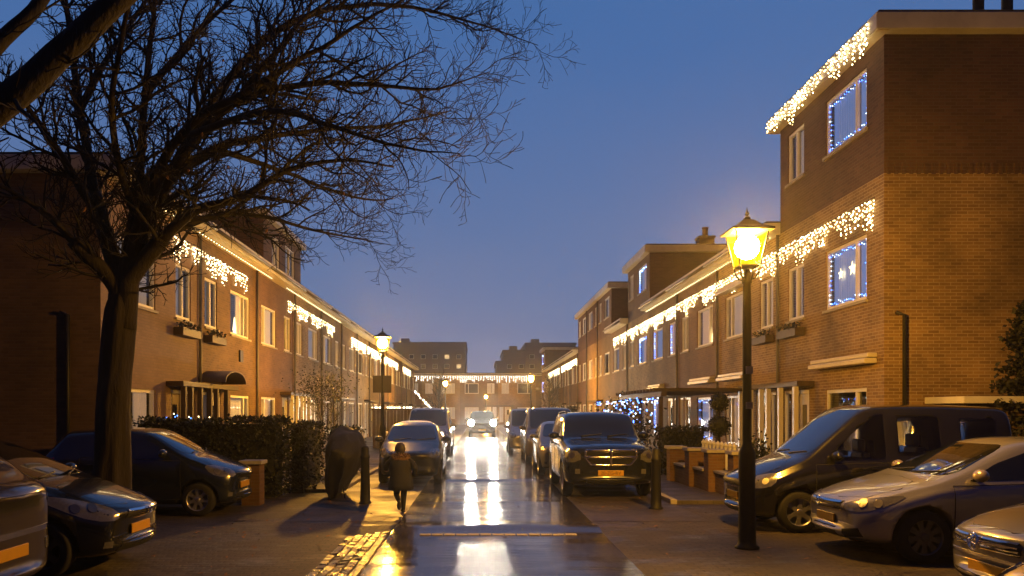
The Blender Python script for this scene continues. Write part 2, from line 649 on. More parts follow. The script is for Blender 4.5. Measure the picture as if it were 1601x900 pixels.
def facade_mesh(b, fc, u0, u1, z0, z1, ops, zsplit=None, rev=.14):
    us = sorted({u0, u1, *[o[0] for o in ops], *[o[1] for o in ops]})
    zs = sorted({z0, z1, *[o[2] for o in ops], *[o[3] for o in ops], *([zsplit] if zsplit else [])})
    for a, c in zip(us, us[1:]):
        for e, f in zip(zs, zs[1:]):
            um, zm = (a + c) / 2, (e + f) / 2
            if any(o[0] < um < o[1] and o[2] < zm < o[3] for o in ops): continue
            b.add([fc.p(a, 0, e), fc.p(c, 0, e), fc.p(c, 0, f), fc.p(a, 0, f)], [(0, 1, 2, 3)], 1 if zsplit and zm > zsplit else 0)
    for a, c, e, f in ops:
        mi = 1 if zsplit and e > zsplit else 0
        for q in (((a, e), (a, f)), ((c, e), (c, f)), ((a, e), (c, e)), ((a, f), (c, f))):
            (ua, za), (ub, zb) = q
            b.add([fc.p(ua, 0, za), fc.p(ub, 0, zb), fc.p(ub, -rev, zb), fc.p(ua, -rev, za)], [(0, 1, 2, 3)], mi)


def window(root, L, fc, u0, u1, z0, z1, bars=(), cur='net', sill=True, simple=False, name='window', fmat=None):
    b = MB()
    t = .075
    fc.box(b, u0, u0 + t, -.11, -.03, z0, z1)
    fc.box(b, u1 - t, u1, -.11, -.03, z0, z1)
    fc.box(b, u0 + t, u1 - t, -.11, -.03, z0, z0 + t)
    fc.box(b, u0 + t, u1 - t, -.11, -.03, z1 - t, z1)
    for f in bars:
        um = lerp(u0, u1, f)
        fc.box(b, um - .045, um + .045, -.112, -.028, z0 + t, z1 - t)
    w = b.build(name, fmat or MT['white'], root, L)
    b = MB()
    b.add([fc.p(u0 + t, -.08, z0 + t), fc.p(u1 - t, -.08, z0 + t), fc.p(u1 - t, -.08, z1 - t), fc.p(u0 + t, -.08, z1 - t)], [(0, 1, 2, 3) if fc.u.cross(Vector((0, 0, 1))).dot(fc.n) > 0 else (3, 2, 1, 0)])
    b.build('pane', MT['pane'], w, L)
    mat = MT[{'net': 'curtain', 'blind': 'curtain_b', 'lit': 'curtain_lit', 'warm': 'curtain_warm', 'blue': 'curtain_blue', 'dark': 'room'}[cur]]
    b = MB()
    n = 4 if simple else max(6, int((u1 - u0) / .035))
    spans = [(u0 + .01, u1 - .01)] if cur in ('blind', 'blue', 'dark') or rnd.random() < .68 else \
        [(u0 + .01, lerp(u0, u1, rnd.uniform(.3, .46))), (lerp(u0, u1, rnd.uniform(.56, .7)), u1 - .01)]
    dd = -.5 if cur == 'dark' else -.21  # dark windows: no curtain, a near-black sheet stands in for room shade
    for (a, c) in spans:
        vs = []
        for i in range(n + 1):
            u = lerp(a, c, i / n)
            d = dd + (.022 * math.sin(i * 1.9 + a * 7) if cur not in ('blind', 'dark') else 0)
            vs += [fc.p(u, d, z0 + .01), fc.p(u, d, z1 - .01)]
        b.add(vs, [(2 * i, 2 * i + 2, 2 * i + 3, 2 * i + 1) for i in range(n)], 0, True)
    b.build('curtain' if cur != 'blind' else 'blind', mat, w, L)
    if sill:
        b = MB()
        fc.box(b, u0 - .06, u1 + .06, -.12, .055, z0 - .06, z0 - .002)
        b.build('sill', MT['stone'], w, L)
    return w


def door(root, L, fc, u0, u1, z1, mat, side_light=None):
    b = MB()
    fc.box(b, u0, u0 + .08, -.13, -.02, .05, z1)
    fc.box(b, u1 - .08, u1, -.13, -.02, .05, z1)
    fc.box(b, u0 + .08, u1 - .08, -.13, -.02, z1 - .08, z1)
    fr = b.build('door_frame', MT['white'], root, L)
    b = MB()
    fc.box(b, u0 + .082, u1 - .082, -.125, -.075, .06, z1 - .083)
    d = b.build('door', mat, fr, L)
    b = MB()
    fc.box(b, lerp(u0, u1, .36), lerp(u0, u1, .64), -.08, -.066, 1.3, 1.95)
    b.build('door_pane', MT['carglass'], fr, L)
    b = MB()
    q = fc.p(lerp(u0, u1, .8), -.04, 1.05)
    b.ball(q, .035)
    b.build('handle', MT['chrome'], fr, L)


def house(tag_label, fc, L, nst, mir, mats, curs, gable_near=False, gable_far=False, depth=9, hid=False, simple=False,
          group=None, third=None, ground='std', pipe=True):
    root = thing('terraced_house', L, tag_label, 'house', group)
    W_ = HW

    def iv(a, c): return (W_ * (1 - c), W_ * (1 - a)) if mir else (W_ * a, W_ * c)
    wide, nar = iv(.13, .49), iv(.715, .905)
    gw, gd, gs = iv(.13, .49), iv(.66, .82), iv(.86, .96)
    ops = [(*wide, Z_SILL, Z_HEAD), (*nar, Z_SILL, Z_HEAD), (*gw, .75, 2.27), (*gd, .05, 2.3), (*gs, .3, 2.3)]
    if nst == 3: ops += [(*wide, Z3_SILL, Z3_HEAD), (*nar, Z3_SILL, Z3_HEAD)]
    top = Z3_SOF if nst == 3 else Z_EAVE
    b = MB()
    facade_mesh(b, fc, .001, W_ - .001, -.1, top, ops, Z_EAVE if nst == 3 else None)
    for u in (.001, W_ - .001):
        gm = 2 if len(mats) > 3 else 0
        cuts = [-.1, Z_EAVE, top] if nst == 3 else [-.1, top]
        for k, (e, f) in enumerate(zip(cuts, cuts[1:])):
            b.add([fc.p(u, 0, e), fc.p(u, -depth, e), fc.p(u, -depth, f), fc.p(u, 0, f)], [(0, 1, 2, 3)], k or gm)
    b.add([fc.p(0, -depth, -.1), fc.p(W_, -depth, -.1), fc.p(W_, -depth, top), fc.p(0, -depth, top)], [(0, 1, 2, 3)], 0)
    b.add([fc.p(0, 0, top - .02), fc.p(W_, 0, top - .02), fc.p(W_, -depth, top - .02), fc.p(0, -depth, top - .02)], [(0, 1, 2, 3)], 0)
    b.build('wall', [mats[0], mats[1], mats[-1]], root, L)
    if nst == 3 and gable_near:       # soldier course where the dark upper brick begins
        b = MB()
        k = .0
        while k < depth:
            fc.box(b, -.022, .0, -k - .05, -k - .12, Z_EAVE - .02, Z_EAVE + .2)
            k += .145
        b.build('dentil_course', MT['brick_dark'], root, L)
    # roof: slab with pale fascia and boarded soffit
    z0, z1, oh = (Z3_SOF, Z3_TOP, .27) if nst == 3 else (Z_EAVE, Z_FASC, .43)
    ua = -.25 if gable_near else .0
    ub = W_ + .25 if gable_far else W_
    b = MB()
    fc.box(b, ua, ub, oh, -depth - .1, z0, z1)
    rf = b.build('roof', MT['fascia'], root, L, bevel=.015)
    b = MB()
    fc.box(b, ua + .03, ub - (.03 if gable_far else -.0), oh - .06, -depth, z1 + .002, z1 + .05)
    if nst == 2 and not simple:
        pass
    b.build('roof_felt', MT['felt'], rf, L)
    b = MB()
    fc.box(b, ua + .04, ub - .04, oh - .045, .004, z0 - .016, z0 - .003)
    b.build('soffit', MT['soffit'], rf, L)
    if nst == 2:
        b = MB()                        # gutter along the fascia
        pts = [fc.p(ua + .02, oh + .055, z0 + .12), fc.p(ub - .02, oh + .055, z0 + .12)]
        b.tube(pts, .05, 8)
        b.build('gutter', MT['pipe'], rf, L)
    # windows
    bars_w = (.26,) if not mir else (.74,)
    window(root, L, fc, *wide, Z_SILL, Z_HEAD, bars_w, curs[0], simple=simple)
    window(root, L, fc, *nar, Z_SILL, Z_HEAD, (.5,), curs[1], simple=simple)
    if nst == 3:
        window(root, L, fc, *wide, Z3_SILL, Z3_HEAD, bars_w, third[0] if third else 'net', simple=simple)
        window(root, L, fc, *nar, Z3_SILL, Z3_HEAD, (.5,), third[1] if third else 'net', simple=simple)
    window(root, L, fc, *gw, .75, 2.27, bars_w, curs[2], simple=simple)
    window(root, L, fc, *gs, .3, 2.3, (), 'net', sill=False, simple=simple)
    door(root, L, fc, *gd, 2.3, mats[2])
    if pipe and not gable_near:
        b = MB()
        u = .06 if mir else W_ - .06
        u = .05
        b.tube([fc.p(u, .055, -.05), fc.p(u, .055, top - .02)], .04, 8)
        b.build('downpipe', MT['pipe'], root, L)
    # lintel canopy over the door
    b = MB()
    a, c = iv(.60, 1.0)
    fc.box(b, a, c, .002, .42, 2.38, 2.5)
    b.build('door_canopy', MT['wood_dark'], root, L, bevel=.01)
    return root


bset = [MT['brick_ochre'], MT['brick_brown'], MT['brick_red']]
doors = [MT['door_white'], MT['door_green'], MT['door_brown'], MT['door_white']]
HR, HL = [], []
curR = [('blue', 'net', 'dark'), ('net', 'net', 'lit'), ('lit', 'net', 'blue'), ('blue', 'blue', 'blue'), ('blue', 'net', 'net'), ('net', 'lit', 'net')]
for i in range(16):
    y0 = 15.5 + i * HW
    fc = Face((XR, y0, 0), (0, 1, 0), (-1, 0, 0))
    n3 = i in (0, 4, 6, 7, 8, 15)
    cu = curR[i] if i < len(curR) else rnd.choice([('net', 'net', 'lit'), ('blind', 'net', 'net'), ('lit', 'blind', 'dark'), ('net', 'warm', 'net')])
    lb = '%s house from the near corner in the right-hand brick terrace, %s storeys' % (ORD[i], 'three' if n3 else 'two')
    if i == 0: lb = 'tall three-storey brick corner house at the near end of the right-hand terrace'
    if i == 15: cu = ('blue', 'blue', 'net')
    m0 = MT['brick_ochre'] if i in (0, 1) else (bset[(i * 2 + 1) % 3])
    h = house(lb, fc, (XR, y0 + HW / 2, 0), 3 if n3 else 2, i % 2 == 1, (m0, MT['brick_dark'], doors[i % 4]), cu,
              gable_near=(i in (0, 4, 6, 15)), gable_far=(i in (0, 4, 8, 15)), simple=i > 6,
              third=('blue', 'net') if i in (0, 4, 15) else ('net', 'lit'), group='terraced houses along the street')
    HR.append((h, fc))
curL = [('net', 'net', 'lit'), ('warm', 'net', 'net'), ('net', 'blind', 'lit'), ('net', 'net', 'warm'), ('net', 'lit', 'net')]
for i in range(14):
    y1 = 15.5 + i * HW
    fc = Face((XL, y1, 0), (0, 1, 0), (1, 0, 0))
    cu = curL[i] if i < len(curL) else rnd.choice([('net', 'net', 'lit'), ('blind', 'net', 'warm'), ('lit', 'net', 'dark'), ('net', 'blind', 'net')])
    lb = '%s house from the near corner in the left-hand two-storey brick terrace' % ORD[i]
    if i == 0: lb = 'pale painted brick corner house at the near end of the left-hand terrace'
    m0 = MT['brick_pale'] if i == 0 else (MT['brick_ochre'], MT['brick_brown'], MT['brick_red'])[i % 3]
    h = house(lb, fc, (XL, y1 + HW / 2, 0), 2, i % 2 == 1, (m0, MT['brick_dark'], doors[(i + 2) % 4]) + ((MT['brick_gable'],) if i == 0 else ()), cu,
              gable_near=(i == 0), gable_far=(i == 13), simple=i > 6, group='terraced houses along the street')
    HL.append((h, fc))

# rooftop dormer on the fourth house of the left terrace
h, fc = HL[3]
L = tuple(h.location)
dfc = Face((XL - .6, 29.4, 0), (0, 1, 0), (1, 0, 0))
b = MB()
dop = [(1.2, 2.35, 7.4, 8.6), (3.3, 4.9, 7.4, 8.6)]
facade_mesh(b, dfc, 0, 6.1, 6.66, 8.95, dop)
for u in (0, 6.1): b.add([dfc.p(u, 0, 6.66), dfc.p(u, -5, 6.66), dfc.p(u, -5, 8.95), dfc.p(u, 0, 8.95)], [(0, 1, 2, 3)])
b.add([dfc.p(0, -5, 6.66), dfc.p(6.1, -5, 6.66), dfc.p(6.1, -5, 8.95), dfc.p(0, -5, 8.95)], [(0, 1, 2, 3)])
dm = b.build('dormer', MT['brick_dark'], h, L)
b = MB()
dfc.box(b, -.2, 6.3, .22, -5.2, 8.95, 9.2)
b.build('dormer_roof', MT['fascia'], dm, L, bevel=.015)
for o_ in dop: window(h, L, dfc, *o_, (.5,), 'net', name='dormer_window')
# curved canopy at the second left house, small vent
h, fc = HL[1]
L = tuple(h.location)
b = MB()
n = 10
vs = []
for k in range(n + 1):
    a = math.pi * k / n
    for d in (.0, .7):
        vs.append(fc.p(1.0 - .95 * math.cos(a), d + .003, 2.55 + .34 * math.sin(a)))
for k in range(n + 1):
    a = math.pi * k / n
    for d in (.0, .7):
        vs.append(fc.p(1.0 - .9 * math.cos(a), d + .003, 2.55 + .29 * math.sin(a)))
m_ = 2 * (n + 1)
fs = []
for k in range(n):
    q = 2 * k
    fs += [(q, q + 2, q + 3, q + 1), (m_ + q, m_ + q + 1, m_ + q + 3, m_ + q + 2), (q + 1, q + 3, m_ + q + 3, m_ + q + 1)]
b.add(vs, fs, 0, True)
b.build('arched_canopy', MT['wood_dark'], h, L, fix=True)
b = MB()
fc.box(b, 3.55, 3.85, .001, .05, 3.3, 3.65)
b.build('vent', MT['plastic'], h, L)
# porch posts in front of the door pairs of the near houses
for (h, fc), us in ((HL[0], (3.3, 3.75, 4.4, 5.1)), (HL[1], (.25, 1.1)), (HR[0], (3.35, 4.3, 5.15)), (HR[1], (.3, 1.1, 1.95)), (HL[2], (3.5, 4.3, 5.1)), (HL[3], (.3, 1.1))):
    L = tuple(h.location)
    left = fc.n.x > 0
    for u in us:
        b = MB()
        fc.box(b, u - .055, u + .055, .34, .45, 0, 2.375)
        b.build('porch_post', MT['wood_dark'] if left and h in (HL[0][0], HL[1][0]) else MT['door_white'], h, L, bevel=.008)
# gable downpipes, vertical, on both corner houses
for (h, x) in ((HR[0][0], 8.2), (HL[0][0], -7.95)):
    b = MB()
    b.tube([(x, 15.43, 0), (x, 15.43, 3.65), (x - .16, 15.43, 3.7)], .04, 8)
    b.build('gable_downpipe', MT['plastic'], h, tuple(h.location))

# chimneys and roof pipes
b = MB()
L = tuple(HR[4][0].location)
b.box(11.0, 11.75, 40, 40.7, Z3_TOP + .05, 10.45)
b.box(10.95, 11.8, 39.95, 40.75, 10.45, 10.56)
ch = b.build('chimney', MT['brick_dark'], HR[4][0], L)
b = MB()
b.lathe([(.16, 10.56), (.14, 10.95), (.17, 10.97), (.17, 11.05)], 12, Matrix.Translation((11.38, 40.35, 0)))
b.build('chimney_pot', MT['terracotta'], ch, L)
L = tuple(HR[0][0].location)
for x in (11.6, 12.27):
    b = MB()
    b.lathe([(.12, Z3_TOP + .04), (.12, 11.7), (.16, 11.72), (.16, 11.9)], 14, Matrix.Translation((x, 18.6, 0)))
    b.build('roof_pipe', MT['black'], HR[0][0], L)


# awning cassettes: attached to their houses
def awning(h, fc, u0, u1, z, glow=False):
    L = tuple(h.location)
    b = MB()
    fc.box(b, u0, u1, .003, .2, z, z + .09)
    fc.box(b, u0 + .01, u1 - .01, .003, .26, z - .12, z - .012)
    return b.build('awning_cassette', MT['awning'], h, L, bevel=.02)


awning(*HR[0], .25, 3.0, 2.86)
awning(*HR[1], 2.35, 4.85, 2.86)
awning(*HR[1], 2.3, 4.9, 5.62)
awning(*HR[2], .4, 3.0, 2.86)
awning(*HR[3], 2.4, 4.8, 2.86)

# flower boxes hung under first-floor windows
for (h, fc), u0, u1, lb in ((HR[0], 3.75, 4.95, 'dark flower box under the narrow first-floor window of the tall right corner house'),
                            (HR[1], .4, 1.5, 'dark flower box under the narrow upstairs window beside the right corner house'),
                            (HL[0], 3.65, 4.9, 'dark flower box under the narrow upstairs window of the pale left corner house'),
                            (HL[1], .4, 1.6, 'dark flower box under the narrow upstairs window next to the pale left house')):
    c = fc.p((u0 + u1) / 2, .13, 3.62)
    root = thing('flower_box', c, lb, 'flower box', 'flower boxes under upstairs windows')
    b = MB()
    fc.box(b, u0, u1, .01, .25, 3.62, 3.82)
    b.build('trough', MT['wood_dark'], root, c, bevel=.01)
    b = MB()
    for _ in range(130):
        p = fc.p(rnd.uniform(u0 + .03, u1 - .03), rnd.uniform(.02, .28), 3.82 + rnd.uniform(-.05, .13))
        e = Vector((rnd.uniform(-1, 1), rnd.uniform(-1, 1), rnd.uniform(-.4, 1))).normalized() * .07
        f_ = e.orthogonal().normalized() * .03
        b.add([p, p + e * .5 + f_, p + e, p + e * .5 - f_], [(0, 1, 2, 3)])
    b.build('foliage', MT['leaf'], root, c)

# end terrace across the street
EY = 104.8
for i in range(5):
    x0 = -12.6 + i * 5.0
    fc = Face((x0, EY, 0), (1, 0, 0), (0, -1, 0))
    HWs = HW
    HW = 5.0
    house('%s house from the left in the low brick terrace closing the end of the street' % ORD[i], fc, (x0 + 2.5, EY, 0), 2, i % 2 == 1,
          ((MT['brick_brown'], MT['brick_ochre'])[i % 2], MT['brick_dark'], MT['door_white']),
          rnd.choice([('net', 'dark', 'net'), ('dark', 'net', 'net'), ('net', 'lit', 'net')]), simple=True, pipe=False,
          gable_near=(i == 0), gable_far=(i == 4), group='terraced houses at the street end')
    HW = HWs

# far apartment towers
def tower(lb, blocks, y, lit, dep=30):
    x0 = min(q[0] for q in blocks)
    x1 = max(q[1] for q in blocks)
    L = ((x0 + x1) / 2, y, 0)
    root = thing('apartment_tower', L, lb, 'tower block')
    b = MB()
    for k, (a, c, zt) in enumerate(blocks):
        b.box(a, c, y + k * .7, y + dep, -1, zt)
        b.box(a - .3, c + .3, y + k * .7 - .3, y + dep, zt + .002, zt + .7)
        if c - a > 6: b.box(a + 2, a + 4.5, y + 4, y + 9, zt + .7, zt + 2.2)
    b.build('wall', MT['tower'], root, L)
    k = 0
    for q, (a, c, zt) in enumerate(blocks):
        z = 3
        while z < zt - 2.4:
            x = a + 1.2
            while x < c - 2:
                on = (round(x), round(z)) in lit or rnd.random() < .02
                yy = y + q * .7
                bb = MB()
                bb.box(x, x + 1.5, yy - .08, yy - .002, z, z + 1.4, 0)
                w = bb.build('window', MT['white'], root, L) if k < 90 else None
                if w:
                    b2 = MB()
                    b2.box(x + .1, x + 1.4, yy - .1, yy - .083, z + .1, z + 1.3)
                    b2.build('pane', MT['lit_far'] if on else MT['carglass'], w, L)
                k += 1
                x += 3.7
            z += 3.0


tower('brown flat-roofed apartment block beyond the street end, on the left', [(-27, -4.4, 22.6)], 250, set())
tower('stepped brown apartment block beyond the street end, on the right', [(14.4, 30, 22.4), (7.4, 14.4, 20.2), (5.2, 7.4, 16.8)], 250, set())


# ================================================================ strings of lights
def strand_mesh(name, n, bulb_r, gap, mats):
    b = MB()
    b.tube([(0, 0, 0), (0, 0, -gap * n)], .003, 3, 0)
    for k in range(n):
        b.octa((rnd.uniform(-.025, .025), rnd.uniform(-.02, .02), -gap * (k + rnd.uniform(.3, .9))), bulb_r * rnd.uniform(.75, 1.2), rnd.choice((1, 1, 2)))
    me = b.mesh(name)
    for m in mats: me.materials.append(m)
    return me


STR = [strand_mesh('strand', n, .0185, .085, (MT['plastic'], MT['bulb'], MT['bulb_dim'])) for n in (2, 3, 4, 5, 6, 7, 8) for _ in (0, 1)]


def icicles(lb, fc, u0, u1, d, z, group, far=False, mat=None, step=.15, drop=1.0):
    step *= .75
    c = fc.p((u0 + u1) / 2, d, z)
    if far:
        b = MB()
        b.tube([fc.p(u0, d, z), fc.p(u1, d, z)], .01, 4, 0)
        u = u0
        while u < u1:
            n = rnd.choice((2, 3, 4, 5))
            for k in range(n):
                q = fc.p(u + rnd.uniform(-.04, .04), d + rnd.uniform(-.02, .02), z - .06 - k * .13 * drop)
                b.octa(q, .036, 1)
            u += step * rnd.uniform(1.6, 2.4)
        o = b.build('icicle_lights', [MT['plastic'], mat or MT['bulb_far']], None, c)
        return tag(o, lb, 'icicle lights', group)
    root = thing('icicle_lights', c, lb, 'icicle lights', group)
    b = MB()
    n = int((u1 - u0) / .3)
    b.tube([fc.p(lerp(u0, u1, k / n), d, z + (.015 if k % 2 else -.015)) for k in range(n + 1)], .006, 4)
    b.build('cable', MT['plastic'], root, c)
    u = u0 + .03
    k = 0
    while u < u1 and k < 99:
        ph = math.sin(u * 2.1) * 1.6 + math.sin(u * 5.3) * 1.3
        j = max(0, min(6, int(3 + ph + rnd.uniform(-1.5, 1.5))))
        o = bpy.data.objects.new('strand', STR[2 * j + (k & 1)])
        COL.objects.link(o)
        o.parent = root
        q = fc.p(u, d, z) - c
        o.location = q
        o.rotation_euler = (rnd.uniform(-.06, .06), rnd.uniform(-.06, .06), rnd.uniform(0, 6))
        u += step * rnd.uniform(.5, 1.5)
        k += 1
    return root


G1 = 'icicle light strings on the terraces'
ZI = 6.02
nm = ['the tall corner house', 'the second house', 'the third house', 'the fourth house', 'the fifth house', 'the sixth house']
for i in range(6):
    icicles('warm icicle lights above the upstairs windows of %s on the right' % nm[i], HR[i][1], .25 if i == 0 else 0, HW if i < 5 else 4.2, .06, ZI, G1)
icicles('topmost warm white icicle lights along the roof edge of the tall right corner house', HR[0][1], .05, HW + .2, .3, Z3_SOF + .28, G1)
icicles('far warm icicle lights on the right terrace past the three-storey houses', HR[9][1], .2, 12.5, .06, ZI, G1, far=True)
icicles('most distant warm icicle lights on the right terrace, near the street end', HR[11][1], 4, 16.5, .06, ZI, G1, far=True)
icicles('nearest warm icicle lights on the left terrace, seen through the bare tree', HL[0][1], 3.6, 9.6, .06, ZI, G1)
icicles('warm icicle lights under the left eave below and past the dormer', HL[2][1], 4.2, 14.0, .06, ZI, G1, step=.16)
f5 = HL[5][1]
for a, c, w in ((3.3, 9.0, 'before the left street lamp'), (9.8, 18.4, 'behind the left street lamp'), (19, 29, 'past the left street lamp'), (34, 42, 'at the far end of the left terrace')):
    icicles('warm icicle lights on the left terrace ' + w, f5, a, c, .06, ZI, G1, far=True)
icicles('long cool white icicle lights under the eave of the terrace closing the street', Face((-8.5, EY, 0), (1, 0, 0), (0, -1, 0)), 0, 15.6, .48, 6.35, G1, far=True, mat=MT['bulb_white'], step=.2, drop=1.4)
# rope of light under the soffits
def soffit_rope(lb, fc, u0, u1, z=Z_EAVE - .05, d=.2):
    b = MB()
    c = fc.p((u0 + u1) / 2, d, z)
    b.tube([fc.p(u0, d, z), fc.p(u1, d, z)], .006, 4, 0)
    u = u0
    while u < u1:
        b.octa(fc.p(u, d, z - .01), .013, 1)
        u += .22
    tag(b.build('light_rope', [MT['plastic'], MT['bulb']], None, c), lb, 'light rope', 'light ropes under the eaves')


soffit_rope('thin warm light rope under the white eave of the right-hand terrace', HR[1][1], .2, HW * 3 - .2)
soffit_rope('thin warm light rope under the left eave nearest the tree', HL[0][1], 2.5, 12)
soffit_rope('thin warm light rope under the left eave below the dormer', HL[2][1], 3.5, 15)
soffit_rope('thin warm light rope on the upstairs awning beside the right street lamp', HR[1][1], 2.3, 4.9, 5.74, .22)


def window_lights(lb, fc, u0, u1, z0, z1, sides='lrtb', gap=.09, r=.012, dense=1):
    c = fc.p((u0 + u1) / 2, .0, (z0 + z1) / 2)
    b = MB()
    a = .13
    P = {'l': ((u0 + a, z0 + a), (u0 + a, z1 - a)), 'r': ((u1 - a, z0 + a), (u1 - a, z1 - a)), 't': ((u0 + a, z1 - a), (u1 - a, z1 - a)), 'b': ((u0 + a, z0 + a), (u1 - a, z0 + a))}
    for s in sides:
        (ua, za), (ub, zb) = P[s]
        n = max(2, int(math.hypot(ub - ua, zb - za) / gap))
        b.tube([fc.p(ua, -.06, za), fc.p(ub, -.06, zb)], .003, 3, 0)
        for k in range(n):
            t = k / (n - 1)
            w = rnd.uniform(-.05, .05)
            q = fc.p(lerp(ua, ub, t) + (w if s in 'lr' else 0), -.06, lerp(za, zb, t) + (w if s in 'tb' else 0))
            b.octa(q, r, 1 if rnd.random() < .55 else 2)
    return tag(b.build('window_lights', [MT['plastic'], MT['bulb_blue'], MT['bulb_ice']], None, c), lb, 'window lights', 'blue light strings round windows')


def wspan(i, wide=True):
    a, c = (.13, .49) if wide else (.715, .905)
    return (HW * (1 - c), HW * (1 - a)) if i % 2 else (HW * a, HW * c)


window_lights('blue and white light string round the top-floor window of the right corner house', HR[0][1], *wspan(0), Z3_SILL, Z3_HEAD)
window_lights('blue and white light string round the first-floor window of the right corner house', HR[0][1], *wspan(0), Z_SILL, Z_HEAD)
window_lights('blue light string in the narrow upstairs window of the fourth right house', HR[3][1], *wspan(3, False), Z_SILL, Z_HEAD, 'lr', r=.02)
window_lights('blue light string in the wide upstairs window of the fourth right house', HR[3][1], *wspan(3), Z_SILL, Z_HEAD, 'lr', r=.02)
window_lights('blue light string in the upstairs window of the fifth right house', HR[4][1], *wspan(4), Z_SILL, Z_HEAD, 'lrt', r=.022)
window_lights('blue light string in the rooftop window of the fifth right house', HR[4][1], *wspan(4), Z3_SILL, Z3_HEAD, 'lrt', r=.022)
window_lights('blue light string in the ground-floor window beside the ball topiary', HR[2][1], *wspan(2), .75, 2.27, 'lrtb', gap=.22, r=.016)
window_lights('bright blue light string round the ground-floor window behind the pergola', HR[3][1], *wspan(3), .75, 2.27, 'lrt', r=.022)
window_lights('far blue light string in the upstairs window at the street end', HR[15][1], *wspan(15), Z_SILL, Z_HEAD, 'lrtb', gap=.2, r=.05)
window_lights('far blue light string in the rooftop window at the street end', HR[15][1], *wspan(15), Z3_SILL, Z3_HEAD, 'lrtb', gap=.2, r=.05)
# paper stars in the corner house window
for k, (u, z, lb) in enumerate(((1.6, 4.85, 'larger glowing paper star in the first-floor corner window'), (2.15, 4.82, 'smaller glowing paper star in the first-floor corner window'))):
    fc = HR[0][1]
    c = fc.p(u, -.14, z)
    b = MB()
    vs = [fc.p(u, -.11, z)]
    for q in range(10):
        r_ = (.17 if q % 2 == 0 else .075) * (1 - .2 * k)
        vs.append(fc.p(u + r_ * math.sin(q * math.pi / 5), -.13, z + r_ * math.cos(q * math.pi / 5)))
    vs.append(fc.p(u, -.15, z))
    b.add(vs, [(0, 1 + q, 1 + (q + 1) % 10) for q in range(10)] + [(11, 1 + (q + 1) % 10, 1 + q) for q in range(10)])
    tag(b.build('paper_star', MT['flame'], None, c), lb, 'star lantern', 'paper stars in the corner window')
# candle tree in the lit windows
for (h, fc), u, lb in ((HL[1], 3.6, 'glowing slim table lamp in the bright upstairs window of the second left house'), (HR[2], 1.1, 'small glowing window tree in the upstairs window of the third right house')):
    c = fc.p(u, -.15, Z_SILL)
    b = MB()
    b.lathe([(.09, Z_SILL + .05), (.03, Z_SILL + .2), (.06, Z_SILL + .21), (.015, Z_SILL + .6)], 10, Matrix.Translation((c.x, c.y, 0)))
    tag(b.build('window_lamp', MT['flame'], None, c), lb, 'window lamp')


# ================================================================ street lamps
def street_lamp(x, y, lb, base=0.0, sc=1.0, power=1.0):
    L = (x, y, base)
    root = thing('street_lamp', L, lb, 'street lamp', 'lantern street lamps')
    T = Matrix.Translation(L) @ Matrix.Scale(sc, 4)
    b = MB()
    b.lathe([(.16, 0), (.16, .03), (.125, .05), (.115, .12), (.105, .9), (.11, .95), (.11, 1.28), (.085, 1.34), (.062, 1.4), (.06, 1.5), (.058, 3.0), (.05, 3.55), (.065, 3.56), (.065, 3.62), (.045, 3.66), (.04, 3.74)], 20, T)
    b.build('pole', MT['black'], root, L)
    b = MB()
    for k in range(4):
        a = math.pi / 4 + k * math.pi / 2
        e = Vector((math.cos(a), math.sin(a), 0))
        b.tube([T @ (e * .04 + Vector((0, 0, 3.6))), T @ (e * .12 + Vector((0, 0, 3.62))), T @ (e * .17 + Vector((0, 0, 3.7))), T @ (e * .19 + Vector((0, 0, 3.79)))], .011 * sc, 6)
        b.tube([T @ (e * .19 + Vector((0, 0, 3.79))), T @ (e * .305 + Vector((0, 0, 4.235)))], .012 * sc, 5)
    b.lathe([(.15, 3.765), (.19, 3.77), (.19, 3.79), (.15, 3.795)], 4, T, ph=math.pi / 4, sm=False)
    b.build('lantern_frame', MT['black'], root, L)
    b = MB()
    b.lathe([(.33, 4.225), (.395, 4.235), (.395, 4.262), (.22, 4.32), (.1, 4.4), (.05, 4.41), (.05, 4.44), (.015, 4.46), (.035, 4.49), (.012, 4.53), (.004, 4.58)], 4, T, ph=math.pi / 4, sm=False)
    rf = b.build('lantern_roof', MT['black'], root, L)
    b = MB()
    vs = [T @ Vector((r_ * math.cos(math.pi / 4 + k * math.pi / 2), r_ * math.sin(math.pi / 4 + k * math.pi / 2), z)) for r_, z in ((.18, 3.797), (.295, 4.222)) for k in range(4)]
    b.add(vs, [(k, (k + 1) % 4, 4 + (k + 1) % 4, 4 + k) for k in range(4)])
    b.build('lantern_glass', MT['lampglass'], root, L)
    b = MB()
    b.ball((0, 0, 0), .165, 12, 8, 0, (1, 1, 1.02))
    b.v = [tuple(T @ Vector((v[0], v[1], v[2] + 4.045))) for v in b.v]
    b.build('bulb', MT['sodium'], root, L)
    return root


